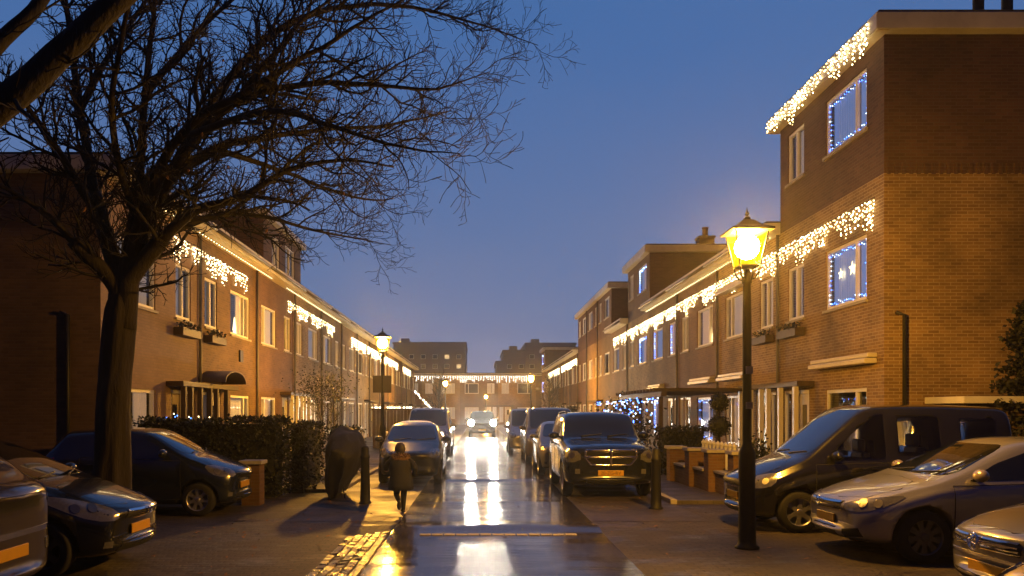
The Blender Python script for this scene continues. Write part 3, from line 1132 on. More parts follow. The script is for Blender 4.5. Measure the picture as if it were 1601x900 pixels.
lamp_r = street_lamp(3.5, 10.47, 'nearest black street lamp with a glowing lantern, beside the parked van on the right', 0, .975)
b = MB()
for z, h_ in ((1.87, .09), (2.33, .1)):
    b.box(3.5 - .04, 3.5 + .05, 10.47 - .085, 10.47 - .074, z - h_ / 2, z + h_ / 2)
b.build('sticker', MT['stone'], lamp_r, (3.5, 10.47, 0))
lamp_l = street_lamp(-3.12, 25.7, 'lit street lamp with two square sign boards on the left pavement', 0, .98)
street_lamp(3.46, 54, 'distant lit street lamp on the right before the terrace closing the street', .0, .98)
street_lamp(-2.75, 64, 'distant lit street lamp in front of the end terrace, on the left', .0, .98)
street_lamp(.75, 96, 'smallest lit street lamp, above the oncoming car at the street end', .0, .86)
for dx in (-.165, .155):
    b = MB()
    Lr = tuple(lamp_l.location)
    b.box(Lr[0] + dx - .135, Lr[0] + dx + .135, Lr[1] - .1, Lr[1] - .07, 2.38, 2.93)
    b.build('sign_board', MT['sign_back'], lamp_l, Lr, bevel=.01)


# ================================================================ cars
def panel(mb, bvh, poly, plane, s=1, off=.004, step=.09, mi=0, skirt=.014, ref=None, ang=.75):
    """lay a flat outline onto the curved body: a curved plate with an edge"""
    bm = bmesh.new()
    vs = [bm.verts.new((p[0], p[1], 0)) for p in poly]
    try:
        bm.faces.new(vs)
    except Exception:
        bm.free()
        return
    for ax in (0, 1):
        lo = min(p[ax] for p in poly)
        hi = max(p[ax] for p in poly)
        n = max(1, int((hi - lo) / step))
        for k in range(1, n + 1):
            co = [0, 0, 0]
            co[ax] = lo + (hi - lo) * k / (n + 1)
            no = [0, 0, 0]
            no[ax] = 1
            bmesh.ops.bisect_plane(bm, geom=bm.verts[:] + bm.edges[:] + bm.faces[:], plane_co=co, plane_no=no)
    bm.verts.index_update()
    out, inn = [], []
    for v in bm.verts:
        a, c = v.co.x, v.co.y
        if plane == 'side': o_, d = Vector((a, s * 3, c)), Vector((0, -s, 0))
        elif plane == 'front': o_, d = Vector((6, a, c)), Vector((-1, 0, 0))
        elif plane == 'rear': o_, d = Vector((-6, a, c)), Vector((1, 0, 0))
        elif plane == 'top': o_, d = Vector((a, c, 5)), Vector((0, 0, -1))
        else:
            d = Vector((-math.cos(ang), -s * math.sin(ang), 0))
            e = Vector((-math.sin(ang), s * math.cos(ang), 0))
            o_ = Vector((ref[0], s * ref[1], 0)) + e * a + Vector((0, 0, c)) - d * 3
        hit, nrm, _, dist = bvh.ray_cast(o_, d)
        if hit is None:
            hit, nrm, _, dist = bvh.find_nearest(o_ + d * 2.5)
        if nrm.dot(d) > 0: nrm = -nrm
        out.append(hit + nrm * off)
        inn.append(hit - nrm * skirt)
    nv = len(out)
    fs = [tuple(v.index for v in f.verts) for f in bm.faces]
    # keep orientation facing the ray
    if fs:
        f = fs[0]
        n = (out[f[1]] - out[f[0]]).cross(out[f[2]] - out[f[1]])
        if n.dot(d) > 0: fs = [tuple(reversed(f)) for f in fs]
    bd = [(e.verts[0].index, e.verts[1].index) for e in bm.edges if len(e.link_faces) == 1]
    bm.free()
    mb.add(out, fs, mi, True)
    mb.add(out + inn, [(a, c, c + nv, a + nv) for a, c in bd], mi, False)


def text_mesh(txt, size, depth=.002):
    cu = bpy.data.curves.new('characters', 'FONT')
    cu.body = txt
    cu.size = size
    cu.extrude = depth
    cu.align_x = 'CENTER'
    cu.align_y = 'CENTER'
    o = bpy.data.objects.new('characters', cu)
    COL.objects.link(o)
    dg = bpy.context.evaluated_depsgraph_get()
    me = bpy.data.meshes.new_from_object(o.evaluated_get(dg))
    bpy.data.objects.remove(o)
    return me


CT = {
    'astra': dict(L=4.25, W=1.75, H=1.47, gc=.2, hf=.73, hb=.98, cowl=1.12, wst=2.1, rr=3.35, rg=(4.02, 1.05), tz=.92, wr=.315, ax=(.92, 3.53), belt=(.93, 1.0), wt=.56, box=.0),
    'corsa': dict(L=4.0, W=1.71, H=1.49, gc=.18, hf=.74, hb=1.0, cowl=1.0, wst=1.95, rr=3.3, rg=(3.85, 1.08), tz=.95, wr=.305, ax=(.82, 3.33), belt=(.95, 1.04), wt=.55, box=.0),
    'small': dict(L=3.5, W=1.6, H=1.5, gc=.18, hf=.80, hb=1.02, cowl=.85, wst=1.6, rr=3.05, rg=(3.42, 1.08), tz=.95, wr=.285, ax=(.7, 3.0), belt=(.96, 1.03), wt=.56, box=.15),
    'van': dict(L=4.15, W=1.69, H=1.9, gc=.2, hf=.80, hb=1.10, cowl=.95, wst=1.83, rr=4.07, rg=(4.13, 1.3), tz=1.05, wr=.31, ax=(.85, 3.45), belt=(1.02, 1.1), wt=.66, box=.2),
    'bigvan': dict(L=4.8, W=1.9, H=1.92, gc=.22, hf=.88, hb=1.16, cowl=.95, wst=1.85, rr=4.65, rg=(4.77, 1.35), tz=1.1, wr=.33, ax=(.9, 3.9), belt=(1.1, 1.15), wt=.74, box=.3),
    'highvan': dict(L=4.5, W=1.86, H=2.05, gc=.22, hf=1.14, hb=1.36, cowl=.62, wst=1.35, rr=4.4, rg=(4.47, 1.4), tz=1.2, wr=.33, ax=(.85, 3.7), belt=(1.26, 1.3), wt=.74, box=.2),
    'suv': dict(L=4.55, W=1.87, H=1.78, gc=.26, hf=1.05, hb=1.2, cowl=1.3, wst=1.85, rr=4.2, rg=(4.48, 1.25), tz=1.1, wr=.375, ax=(.85, 3.61), belt=(1.14, 1.2), wt=.73, box=.92),
    'sedan': dict(L=4.7, W=1.76, H=1.47, gc=.18, hf=.74, hb=.99, cowl=1.3, wst=2.15, rr=3.2, rg=(3.95, 1.04), tz=1.0, wr=.315, ax=(.92, 3.62), belt=(.93, .99), wt=.56, box=.0),
}


def car_body(q):
    L, W2, H, gc = q['L'], q['W'] / 2, q['H'], q['gc']
    hf, hb, cw, ws, rr, (rs, rz), tz, bx = q['hf'], q['hb'], q['cowl'], q['wst'], q['rr'], q['rg'], q['tz'], q['box']
    zt = [(0, hf - .12), (.05, hf - .03), (.16, hf + .015), (.45, lerp(hf, hb, .48)), (cw - .12, hb - .01), (cw, hb + .02), (ws, H - .035), (ws + .25, H - .008), (lerp(ws, rr, .5), H), (rr, H - .045), (rs, rz), (L - .05, tz), (L, tz - .1)]
    if q is CT['suv']: zt = [(0, hf - .1), (.05, hf - .02), (.14, hf + .04), (.5, lerp(hf, hb, .55)), (cw - .12, hb - .01), (cw, hb + .02), (ws, H - .05), (ws + .25, H - .01), (3, H), (rr, H - .04), (rs, rz), (L - .04, tz), (L, tz - .1)]
    zb = [(0, hf - .26), (.05, hf - .17), (.2, hf - .09), (cw, hb - .12), (cw + .5, q['belt'][0]), (L - .5, q['belt'][1]), (L - .05, min(q['belt'][1], tz) - .06), (L, tz - .3)]
    wm = [(0, lerp(.66, .86, bx)), (.05, lerp(.78, .93, bx)), (.18, lerp(.88, .975, bx)), (.45, lerp(.965, 1, bx)), (1.0, 1.0), (L - .9, 1.0), (L - .3, .96), (L - .05, .88), (L, .8)]
    wt = [(0, W2 * .58), (.05, W2 * lerp(.7, .82, bx)), (.18, W2 * lerp(.74, .86, bx)), (cw, W2 * lerp(.84, .88, bx)), (cw + .05, W2 * .84), (ws, q['wt'] + .03), (lerp(ws, rr, .5), q['wt'] + .01), (rr, q['wt'] - .01), (rs, W2 * .78), (L - .05, W2 * .76), (L, W2 * .64)]
    z0 = [(0, gc + .16), (.06, gc + .05), (.3, gc), (L - .4, gc), (L - .06, gc + .1), (L, gc + .2)]
    ss = sorted({0, .05, .16, .32, .5, q['ax'][0], cw - .12, cw, lerp(cw, ws, .33), lerp(cw, ws, .7), ws, ws + .25, lerp(ws, rr, .45), lerp(ws, rr, .75), rr, lerp(rr, rs, .5), rs, q['ax'][1], L - .3, L - .05, L})
    ss = [s for i, s in enumerate(ss) if i == 0 or s - ss[i - 1] > .028 or s == L]
    rings = []
    for s in ss:
        a, t, bl = pw(z0, s), pw(zt, s), pw(zb, s)
        bl = min(bl, t - .035)
        w = W2 * pw(wm, s)
        w_t = pw(wt, s)
        d = t - bl
        r_ = min(.07, d * .4)
        w_b = w - .012
        half = [(0, a), (w * .72, a), (w * .955, a + .035), (w * .985, a + .12), (w, lerp(a, bl, .5)), (w * .992, bl - .07), (w * .965, bl - .005),
                (lerp(w * .955, w_t, .08 if d > .2 else .3), bl + min(.03, d * .3)), (lerp(w * .94, w_t, .62), lerp(bl, t, .62)), (w_t, t - r_), (w_t - .08, t - r_ * .25), (w_t * .5, t + .0), (0, t + .012)]
        x = L / 2 - s
        # crown the nose in plan: centre further forward than the corners
        ring = []
        for (yy, zz) in half + [(-p[0], p[1]) for p in half[-2:0:-1]]:
            bow = (yy / W2) ** 2 * lerp(.30, .10, bx) * max(0, 1 - s / 1.0) ** 1.5
            tb = (yy / W2) ** 2 * .08 * max(0, 1 - (L - s) / .8)
            ring.append((x - bow + tb, yy, zz))
        rings.append(ring)
    n = len(rings[0])
    vs = [p for r_ in rings for p in r_]
    fs = []
    for i in range(len(rings) - 1):
        for k in range(n):
            fs.append((i * n + k, (i + 1) * n + k, (i + 1) * n + (k + 1) % n, i * n + (k + 1) % n))
    h = n // 2
    for base, flip in ((0, False), ((len(rings) - 1) * n, True)):
        for k in range(h):
            f = [base + k, base + k + 1, base + (n - k - 1) % n, base + (n - k) % n]
            f = list(dict.fromkeys(f))
            if len(f) > 2: fs.append(tuple(reversed(f)) if flip else tuple(f))
    me = bpy.data.meshes.new('body')
    me.from_pydata(vs, [], fs)
    bm = bmesh.new()
    bm.from_mesh(me)
    bmesh.ops.recalc_face_normals(bm, faces=bm.faces)
    bm.to_mesh(me)
    bm.free()
    return me


def modmesh(me, fn):
    o = bpy.data.objects.new('tmp', me)
    COL.objects.link(o)
    extra = fn(o)
    dg = bpy.context.evaluated_depsgraph_get()
    r_ = bpy.data.meshes.new_from_object(o.evaluated_get(dg))
    bpy.data.objects.remove(o)
    if extra: bpy.data.objects.remove(extra)
    return r_


def win_polys(ty, spec):
    q = CT[ty]
    L, H, xf, cw, ws, rr, (rs, rz) = q['L'], q['H'], q['L'] / 2, q['cowl'], q['wst'], q['rr'], q['rg']
    sx = lambda s: xf - s
    b0, b1 = q['belt']
    sb = lambda s: pw([(cw + .3, b0), (L - .5, b1)], s) + .035
    bp = spec.get('bpillar', (cw + .28 + ws) * .5 + .62)
    vanlike = ty in ('van', 'bigvan', 'suv')
    rear_end = (L - .3, L - .22) if vanlike else (rs - .3, rr + .02)
    top = H - .135
    tA = ws + .13
    cp = spec.get('cpillar', bp + .82)
    w1 = [(sx(cw + .32), sb(cw + .3)), (sx(bp - .03), sb(bp)), (sx(bp - .03), top), (sx(tA + .05), top - .015), (sx(lerp(cw + .3, tA, .5)), lerp(sb(cw), top, .55))]
    w2 = [(sx(bp + .05), sb(bp)), (sx(cp - .03), sb(cp)), (sx(cp - .03 if vanlike else cp - .12), top - .01), (sx(bp + .05), top)]
    w3 = [(sx(cp + .05), sb(cp)), (sx(rear_end[0]), sb(rear_end[0]) + .02), (sx(rear_end[1]), top - .03), (sx(cp + (.05 if vanlike else -.04)), top - .015)]
    if ty == 'van':
        w2 = [(p[0] - (.1 if k in (0, 3) else 0), p[1] + (.05 if k < 2 else -.04)) for k, p in enumerate(w2)]
        w3 = [(p[0] - (.22 if k in (0, 3) else -.1), p[1] + (.08 if k < 2 else -.05)) for k, p in enumerate(w3)]
    return sb, bp, cp, w1, w2, w3


BODY = {}


def body_of(ty):
    """subdivided body with wheel arches cut out, and a BVH of the uncut one"""
    if ty in BODY: return BODY[ty]
    q = CT[ty]
    me = car_body(q)

    def f1(o):
        m = o.modifiers.new('s', 'SUBSURF')
        m.levels = m.render_levels = 2
    sm = modmesh(me, f1)
    bvh = BVHTree.FromPolygons([v.co.copy() for v in sm.vertices], [tuple(p.vertices) for p in sm.polygons])
    cb = MB()
    for a in q['ax']:
        for s in (-1, 1):
            Mx = Matrix.Translation((q['L'] / 2 - a, s * (q['W'] / 2 - .12), q['wr'])) @ Matrix.Rotation(R(90), 4, 'X')
            r_ = q['wr'] + .06
            cb.lathe([(r_, -.2), (r_, .25)] if s < 0 else [(r_, -.25), (r_, .2)], 32, Mx)
    if ty == 'van':                      # real window openings through the cabin
        for w_ in win_polys(ty, {})[3:]:
            cxm, czm = sum(p[0] for p in w_) / len(w_), sum(p[1] for p in w_) / len(w_)
            w_ = rounded([(lerp(cxm, p[0], .93), lerp(czm, p[1], .93)) for p in w_], .07)
            n = len(w_)
            cb.add([(p[0], yy, p[1]) for yy in (-1.3, 1.3) for p in w_], [tuple(range(n)), tuple(range(n, 2 * n))] + [(k, (k + 1) % n, n + (k + 1) % n, n + k) for k in range(n)])
    cm = cb.mesh('cut')
    cm.materials.append(MT['plastic'])
    cm.materials.append(MT['well'])
    for p in cm.polygons: p.material_index = 1
    sm.materials.append(MT['plastic'])
    sm.materials.append(MT['well'])

    def f2(o):
        c = bpy.data.objects.new('cut', cm)
        COL.objects.link(c)
        bm = bmesh.new()
        bm.from_mesh(cm)
        bmesh.ops.recalc_face_normals(bm, faces=bm.faces)
        bm.to_mesh(cm)
        bm.free()
        m = o.modifiers.new('b', 'BOOLEAN')
        m.operation = 'DIFFERENCE'
        m.solver = 'EXACT'
        m.object = c
        return c
    cut = modmesh(sm, f2)
    for p in cut.polygons: p.use_smooth = True
    BODY[ty] = (cut, bvh)
    return BODY[ty]


def wheel_mesh(q, sp, alloy):
    r_ = q['wr']
    b = MB()
    w = .1
    b.lathe([(r_ * .66, -w), (r_ * .9, -w * 1.02), (r_ * .97, -w * .8), (r_, -w * .45), (r_, w * .45), (r_ * .97, w * .8), (r_ * .9, w * 1.02), (r_ * .66, w)], 36, caps=False)
    rim = MB()
    R_ = r_ * .69
    rim.lathe([(R_, -.06), (R_, w * .95), (R_ * .93, w * 1.0), (R_ * .88, w * .55), (R_ * .86, -.02), (.001, -.03)], 36, caps=False)
    rim.lathe([(R_ * .24, -.02), (R_ * .24, w * .72), (R_ * .16, w * .8), (.001, w * .8)], 20)
    for k in range(sp):
        a = 2 * math.pi * k / sp
        e = Vector((math.cos(a), math.sin(a), 0))
        t = Vector((-math.sin(a), math.cos(a), 0))
        vs = []
        for rr_, hw, z1, z0 in ((R_ * .15, R_ * .2, w * .74, w * .3), (R_ * .55, R_ * .12, w * .7, w * .35), (R_ * .92, R_ * .2, w * .72, w * .4)):
            for z in (z0, z1):
                for sg in (-1, 1): vs.append(e * rr_ + t * sg * hw + Vector((0, 0, z)))
        fs = []
        for i in (0, 1):
            o_ = i * 4
            fs += [(o_ + 2, o_ + 3, o_ + 7, o_ + 6), (o_, o_ + 2, o_ + 6, o_ + 4), (o_ + 3, o_ + 1, o_ + 5, o_ + 7)]
        rim.add(vs, fs, 0, False)
    return b, rim


def make_car(ty, x, y, heading, pm, label, spec, group='parked cars'):
    q = CT[ty]
    L, Wd, H = q['L'], q['W'], q['H']
    xf = L / 2
    root = thing(spec.get('name', 'parked_car'), (x, y, 0), label, spec.get('cat', 'car'), group, heading)
    cut, bvh = body_of(ty)
    me = cut.copy()
    me.materials.clear()
    me.materials.append(pm)
    me.materials.append(MT['well'])
    ob = bpy.data.objects.new('body', me)
    COL.objects.link(ob)
    ob.parent = root
    sx = lambda s: xf - s                  # distance from the nose -> local x
    detail = spec.get('detail', 2)
    # glass
    cw, ws, rr, (rs, rz) = q['cowl'], q['wst'], q['rr'], q['rg']
    hb = q['hb']
    wbot, wtop = Wd / 2 * .80, q['wt'] - .035
    b = MB()
    panel(b, bvh, rounded([(-wbot, hb + .045), (wbot, hb + .045), (wtop, H - .085), (-wtop, H - .085)], .09), 'front')
    b.build('windscreen', MT['carglass'], root)
    b = MB()
    panel(b, bvh, chaikin([(-wbot * .9, max(rz, 1.0) + .06), (wbot * .9, max(rz, 1.0) + .06), (wtop * .92, H - .13), (-wtop * .92, H - .13)], 1), 'rear')
    b.build('rear_window', MT['carglass'], root)
    sb, bp, cp, w1, w2, w3 = win_polys(ty, spec)
    for s in (-1, 1):
        for w_ in (w1, w2, w3):
            xs_ = [p[0] for p in w_]
            if max(xs_) - min(xs_) < .2: continue
            if spec.get('panelvan') and w_ is not w1: continue
            b = MB()
            panel(b, bvh, rounded(w_, .07), 'side', s, .003)
            b.build('side_window', MT['pane'] if ty == 'van' else MT['carglass'], root)
    if ty == 'van':
        for w_ in (w1, w2):
            for s in (-.36, .36):
                b = MB()
                cx_ = min(p[0] for p in w_) + .2
                z_ = min(p[1] for p in w_) + .02
                b.box(cx_ - .06, cx_ + .06, s - .13, s + .13, z_ + .1, z_ + .3)
                b.box(cx_ - .1, cx_ + .04, s - .2, s + .2, z_ - .05, z_ + .1)
                b.build('headrest', MT['plastic'], root, bevel=.04)
    # doors: plates a touch proud, with dark shut lines
    if detail > 1:
        gcz = q['gc'] + .12
        d1 = [(sx(cw + .12), gcz), (sx(bp), gcz), (sx(bp), sb(bp) - .045), (sx(cw + .14), sb(cw + .3) - .05)]
        d2 = [(sx(bp + .015), gcz), (sx(min(cp + .02, q['ax'][1] - q['wr'] - .08)), gcz), (sx(cp), lerp(gcz, sb(cp), .55)), (sx(cp), sb(cp) - .045), (sx(bp + .015), sb(bp) - .045)]
        for s in (-1, 1):
            for d_ in (d1, d2):
                b = MB()
                panel(b, bvh, d_, 'side', s, .003, .12)
                n = len(d_)
                for i in range(n):
                    pts = []
                    for k in range(9):
                        a, c = lerp(d_[i][0], d_[(i + 1) % n][0], k / 8), lerp(d_[i][1], d_[(i + 1) % n][1], k / 8)
                        hit = bvh.ray_cast(Vector((a, s * 3, c)), Vector((0, -s, 0)))[0]
                        if hit: pts.append(hit)
                    if len(pts) > 1: b.tube(pts, .0065, 4, 1)
                dr = b.build('door', [pm, MT['well']], root)
                hx = min(p[0] for p in d_) + .1
                hz = sb(bp) - .14
                b = MB()
                hit = bvh.ray_cast(Vector((hx + .08, s * 3, hz)), Vector((0, -s, 0)))[0]
                b.obox(Matrix.Translation(hit + Vector((0, s * .022, 0))), .18, .028, .034)
                b.build('handle', spec.get('handle', pm), dr, bevel=.01)
    # bonnet with its shut line
    if detail > 1 and not spec.get('lit'):
        hw = Wd / 2 * .74
        hp = chaikin([(sx(.17), -hw * .86), (sx(.17), hw * .86), (sx(cw - .2), hw * 1.06), (sx(cw - .1), 0), (sx(cw - .2), -hw * 1.06)], 1)
        b = MB()
        panel(b, bvh, hp, 'top', 1, .003, .12)
        pts = []
        for p_ in hp + hp[:1]:
            hit = bvh.ray_cast(Vector((p_[0], p_[1], 5)), Vector((0, 0, -1)))[0]
            if hit: pts.append(hit)
        b.tube(pts, .006, 4, 1, cap=False)
        b.build('bonnet', [pm, MT['well']], root)
    # mirrors
    for s in (-1, 1):
        b = MB()
        hit = bvh.ray_cast(Vector((sx(cw + .42), s * 3, sb(cw + .3) + .03)), Vector((0, -s, 0)))[0]
        c = hit + Vector((.02, s * .13, .05))
        b.ball(c, .1, 12, 8, 0, (.75, 1.15, .78))
        b.tube([hit - Vector((0, s * .02, 0)), c], .03, 6)
        b.build('mirror', spec.get('mirror', pm), root)
    # headlights
    hl = spec['head']
    for s in (-1, 1):
        b = MB()
        panel(b, bvh, chaikin(hl, 1), 'diag', s, .006, .05, ref=(xf - .3, Wd / 2 - .12))
        hd = b.build('headlight', MT['lens'] if not spec.get('lit') else MT['chrome'], root)
        cx = sum(p[0] for p in hl) / len(hl)
        cz = sum(p[1] for p in hl) / len(hl)
        hr = spec.get('hr', .047)
        for k, dt in enumerate((-.09, .07)):
            b = MB()
            circ = [(cx + dt + hr * math.cos(a * .5236), cz + hr * math.sin(a * .5236)) for a in range(12)]
            panel(b, bvh, circ, 'diag', s, .014, .06, ref=(xf - .3, Wd / 2 - .12), skirt=.0)
            b.build('reflector', MT['reflector'], hd)
    # grille, plate, bumper openings, lamps
    for kind, poly, mat in spec.get('front', ()):
        b = MB()
        sides = (1, -1) if kind in ('fog_lamp', 'air_intake_side') else (1,)
        for s in sides:
            b = MB()
            panel(b, bvh, [(p[0] * s, p[1]) for p in poly], 'front', 1, .007 if kind != 'grille_bar' else .02, .06)
            b.build('air_intake' if kind == 'air_intake_side' else kind, MT[mat], root)
    for badge in spec.get('badge', ()):
        badge(root, bvh, xf)
    pz, py, pwid = spec.get('plate', (.45, 0, .52))
    hit = bvh.ray_cast(Vector((6, py, pz)), Vector((-1, 0, 0)))[0]
    b = MB()
    b.box(hit.x + .004, hit.x + .022, py - pwid / 2, py + pwid / 2, pz - .055, pz + .055)
    pl = b.build('number_plate', MT['plate'], root, bevel=.006)
    if spec.get('ptext'):
        tm = text_mesh(spec['ptext'], .098)
        for v in tm.vertices:
            v.co = Vector((hit.x + .0235 + v.co.z * .5, py + v.co.x, pz + v.co.y))
        link('characters', tm, MT['ink'], pl)
    # tail lamps, wipers
    for s in (-1, 1):
        b = MB()
        panel(b, bvh, [(s * (Wd / 2 * .62), .8), (s * (Wd / 2 * .92), .8), (s * (Wd / 2 * .9), 1.0), (s * (Wd / 2 * .66), 1.0)], 'rear', 1, .006, .08)
        b.build('tail_lamp', MT['tail'], root)
    if detail > 1:
        for yy in (-.45, .12):
            b = MB()
            pts = []
            for k in range(8):
                hit = bvh.ray_cast(Vector((6, yy + k * .065, hb + .05 + k * .006)), Vector((-1, 0, 0)))[0]
                if hit: pts.append(hit + Vector((.015, 0, .005)))
            if len(pts) > 1:
                b.tube(pts, .009, 4)
                b.build('wiper', MT['plastic'], root)
    if spec.get('rails'):
        for s in (-1, 1):
            b = MB()
            pts = []
            for k in range(12):
                X_ = sx(lerp(ws + .3, rr - .15, k / 11))
                hit = bvh.ray_cast(Vector((X_, s * (q['wt'] - .06), 5)), Vector((0, 0, -1)))[0]
                pts.append(hit + Vector((0, 0, .045 if 0 < k < 11 else .0)))
            b.tube(pts, .016, 6)
            b.build('roof_rail', MT['plastic'], root)
    # wheels
    tb, rb = wheel_mesh(q, spec.get('spokes', 5), None)
    tm, rm = tb.mesh('tyre'), rb.mesh('rim')
    tm.materials.append(MT['rubber'])
    rm.materials.append(MT[spec.get('alloy', 'alloy')])
    for a in q['ax']:
        for s in (-1, 1):
            w_ = bpy.data.objects.new('wheel', tm)
            COL.objects.link(w_)
            w_.parent = root
            w_.location = (sx(a), s * (Wd / 2 - .125), q['wr'])
            w_.rotation_euler = (R(-90) if s > 0 else R(90), rnd.uniform(0, 6), 0)
            rim = bpy.data.objects.new('rim', rm)
            COL.objects.link(rim)
            rim.parent = w_
    return root, bvh


def ring_badge(y0, z0, r_, kind):
    def f(root, bvh, xf):
        hit, nrm, _, _ = bvh.ray_cast(Vector((6, y0, z0)), Vector((-1, 0, 0)))
        x = hit.x + .03
        b = MB()
        pts = [(x, y0 + r_ * math.cos(a * math.pi / 12), z0 + r_ * math.sin(a * math.pi / 12)) for a in range(25)]
        b.tube(pts, r_ * .13, 6, cap=False)

        def st(p):
            b.tube([(x + .002, y0 + u * r_, z0 + v * r_) for u, v in p], r_ * .1, 4)
        if kind == 'vw':
            st([(-.42, .85), (0, .1), (.42, .85)])
            st([(-.85, .35), (-.42, -.8), (0, -.05), (.42, -.8), (.85, .35)])
        else:
            st([(-1.15, .12), (.2, .12), (-.2, -.12), (1.15, -.12)])
        b.build('emblem', MT['chrome'], root)
    return f


HEAD = {
    'astra': [(-.34, .60), (-.05, .585), (.22, .70), (.34, .80), (.1, .775), (-.3, .70)],
    'corsa': [(-.28, .585), (0, .60), (.3, .74), (.5, .885), (.3, .87), (-.05, .79), (-.27, .70)],
    'small': [(-.26, .66), (-.02, .66), (.17, .72), (.24, .87), (.02, .87), (-.24, .78)],
    'van': [(-.26, .66), (-.02, .64), (.18, .70), (.2, .88), (0, .86), (-.24, .78)],
    'bigvan': [(-.26, .75), (0, .75), (.16, .8), (.18, 1.0), (0, .98), (-.24, .9)],
    'suv': [(-.3, .76), (.14, .74), (.18, .98), (-.02, 1.0), (-.3, .97)],
    'sedan': [(-.3, .57), (0, .57), (.26, .68), (.34, .8), (.05, .76), (-.28, .7)],
}
P = {
    'silver': paint('silver_car_paint', (.3, .3, .315), .55, .32),
    'black': paint('black_car_paint', (.008, .008, .009), .1, .2),
    'darkblue': paint('dark_blue_car_paint', (.012, .018, .035), .3, .25),
    'midnight': paint('midnight_car_paint', (.008, .01, .015), .3, .25),
    'bluegrey': paint('blue_grey_car_paint', (.016, .022, .032), .3, .3),
    'white': paint('white_car_paint', (.6, .6, .6), .0, .35),
    'champagne': paint('champagne_car_paint', (.34, .28, .2), .5, .3),
    'grey': paint('grey_car_paint', (.16, .155, .15), .5, .3),
    'brown': paint('dark_brown_car_paint', (.05, .04, .033), .4, .3),
}
FR_ASTRA = [('grille', [(-.42, .60), (.42, .60), (.44, .70), (-.44, .70)], 'plastic'), ('grille_bar', [(-.42, .672), (.42, .672), (.43, .692), (-.43, .692)], 'chrome'),
            ('air_intake', [(-.34, .27), (.34, .27), (.3, .37), (-.3, .37)], 'well'), ('air_intake_side', [(.44, .27), (.68, .30), (.66, .40), (.44, .36)], 'well')]
make_car('astra', 4.3 + 2.125, 10.2, math.pi, P['silver'], 'silver hatchback parked between the black van and the silver saloon on the right',
         dict(head=HEAD['astra'], front=FR_ASTRA, spokes=9, alloy='alloydark', plate=(.465, 0, .5), badge=[ring_badge(0, .672, .06, 'blitz')], mirror=P['champagne']))
make_car('van', 3.86 + 2.07, 12.55, math.pi, P['black'], 'black people van with pale wheel trims behind the nearest street lamp',
         dict(head=HEAD['van'], cat='van', front=[('grille', [(-.4, .66), (.4, .66), (.38, .76), (-.38, .76)], 'plastic'), ('bumper', [(-.7, .38), (.7, .38), (.72, .56), (-.72, .56)], 'champagnebump'), ('air_intake', [(-.4, .26), (.4, .26), (.38, .34), (-.38, .34)], 'well')] if False else
              [('grille', [(-.4, .66), (.4, .66), (.38, .76), (-.38, .76)], 'plastic'), ('air_intake', [(-.4, .27), (.4, .27), (.38, .36), (-.38, .36)], 'well')], spokes=6, plate=(.5, 0, .5)))
FR_VW = [('grille', [(-.42, .56), (.42, .56), (.5, .70), (-.5, .70)], 'plastic')] + [('grille_bar', [(-.43, z), (.43, z), (.44, z + .013), (-.44, z + .013)], 'chrome') for z in (.575, .605, .635, .665)] + \
        [('bumper_strip', [(-.72, .475), (.72, .475), (.72, .505), (-.72, .505)], 'chrome'), ('air_intake', [(-.55, .24), (.55, .24), (.5, .33), (-.5, .33)], 'well')]
make_car('sedan', 4.42 + 2.35, 7.15, math.pi, P['grey'], 'grey saloon with a slatted grille and round emblem at the lower right edge',
         dict(head=HEAD['sedan'], front=FR_VW, spokes=5, plate=(.385, 0, .5), badge=[ring_badge(0, .635, .075, 'vw')]))
make_car('small', 3.12 + 1.75, 4.55, math.pi, P['champagne'], 'champagne car of which one headlight shows in the lower right corner',
         dict(head=HEAD['small'], front=[('grille', [(-.3, .66), (.3, .66), (.3, .72), (-.3, .72)], 'plastic')], spokes=5))
FR_CORSA = [('grille', [(-.4, .60), (.4, .60), (.36, .69), (-.36, .69)], 'plastic'), ('grille_bar', [(-.38, .665), (.38, .665), (.36, .685), (-.36, .685)], 'chrome'), ('air_intake', [(-.5, .25), (.5, .25), (.45, .35), (-.45, .35)], 'well'),
            ('fog_lamp', [(.58, .3), (.66, .3), (.66, .37), (.58, .37)], 'lens')]
make_car('corsa', -3.85 - 2.0, 9.35, 0, P['midnight'], 'dark hatchback with long swept headlights parked in front of the bare tree trunk',
         dict(head=HEAD['corsa'], front=FR_CORSA, spokes=5, alloy='alloydark', plate=(.46, 0, .5), badge=[ring_badge(0, .665, .05, 'blitz')]))
FR_SM = [('grille', [(-.4, .62), (.4, .62), (.36, .70), (-.36, .70)], 'plastic'), ('air_intake', [(-.5, .26), (.5, .26), (.46, .37), (-.46, .37)], 'well'), ('fog_lamp', [(.56, .33), (.63, .33), (.63, .4), (.56, .4)], 'lens')]
make_car('small', -4.1 - 1.75, 14.35, 0, P['darkblue'], 'small dark blue hatchback with silver wheels behind the bare tree trunk',
         dict(head=HEAD['small'], front=FR_SM, spokes=7, alloy='alloy', plate=(.5, 0, .5), bpillar=2.0, cpillar=2.7))
make_car('highvan', -3.98 - 2.25, 7.0, 0, P['brown'], 'brown van cut by the lower left edge, with a bright headlight and yellow plate',
         dict(head=[(-.26, .93), (0, .92), (.2, 1.0), (.24, 1.2), (0, 1.16), (-.24, 1.08)], cat='van', front=[('grille', [(-.44, .92), (.44, .92), (.4, 1.06), (-.4, 1.06)], 'plastic'), ('bumper_strip', [(-.85, .68), (.85, .68), (.85, .73), (-.85, .73)], 'chrome'), ('fog_lamp', [(.6, .5), (.72, .5), (.72, .6), (.6, .6)], 'lens')], spokes=7, plate=(.55, 0, .5)))


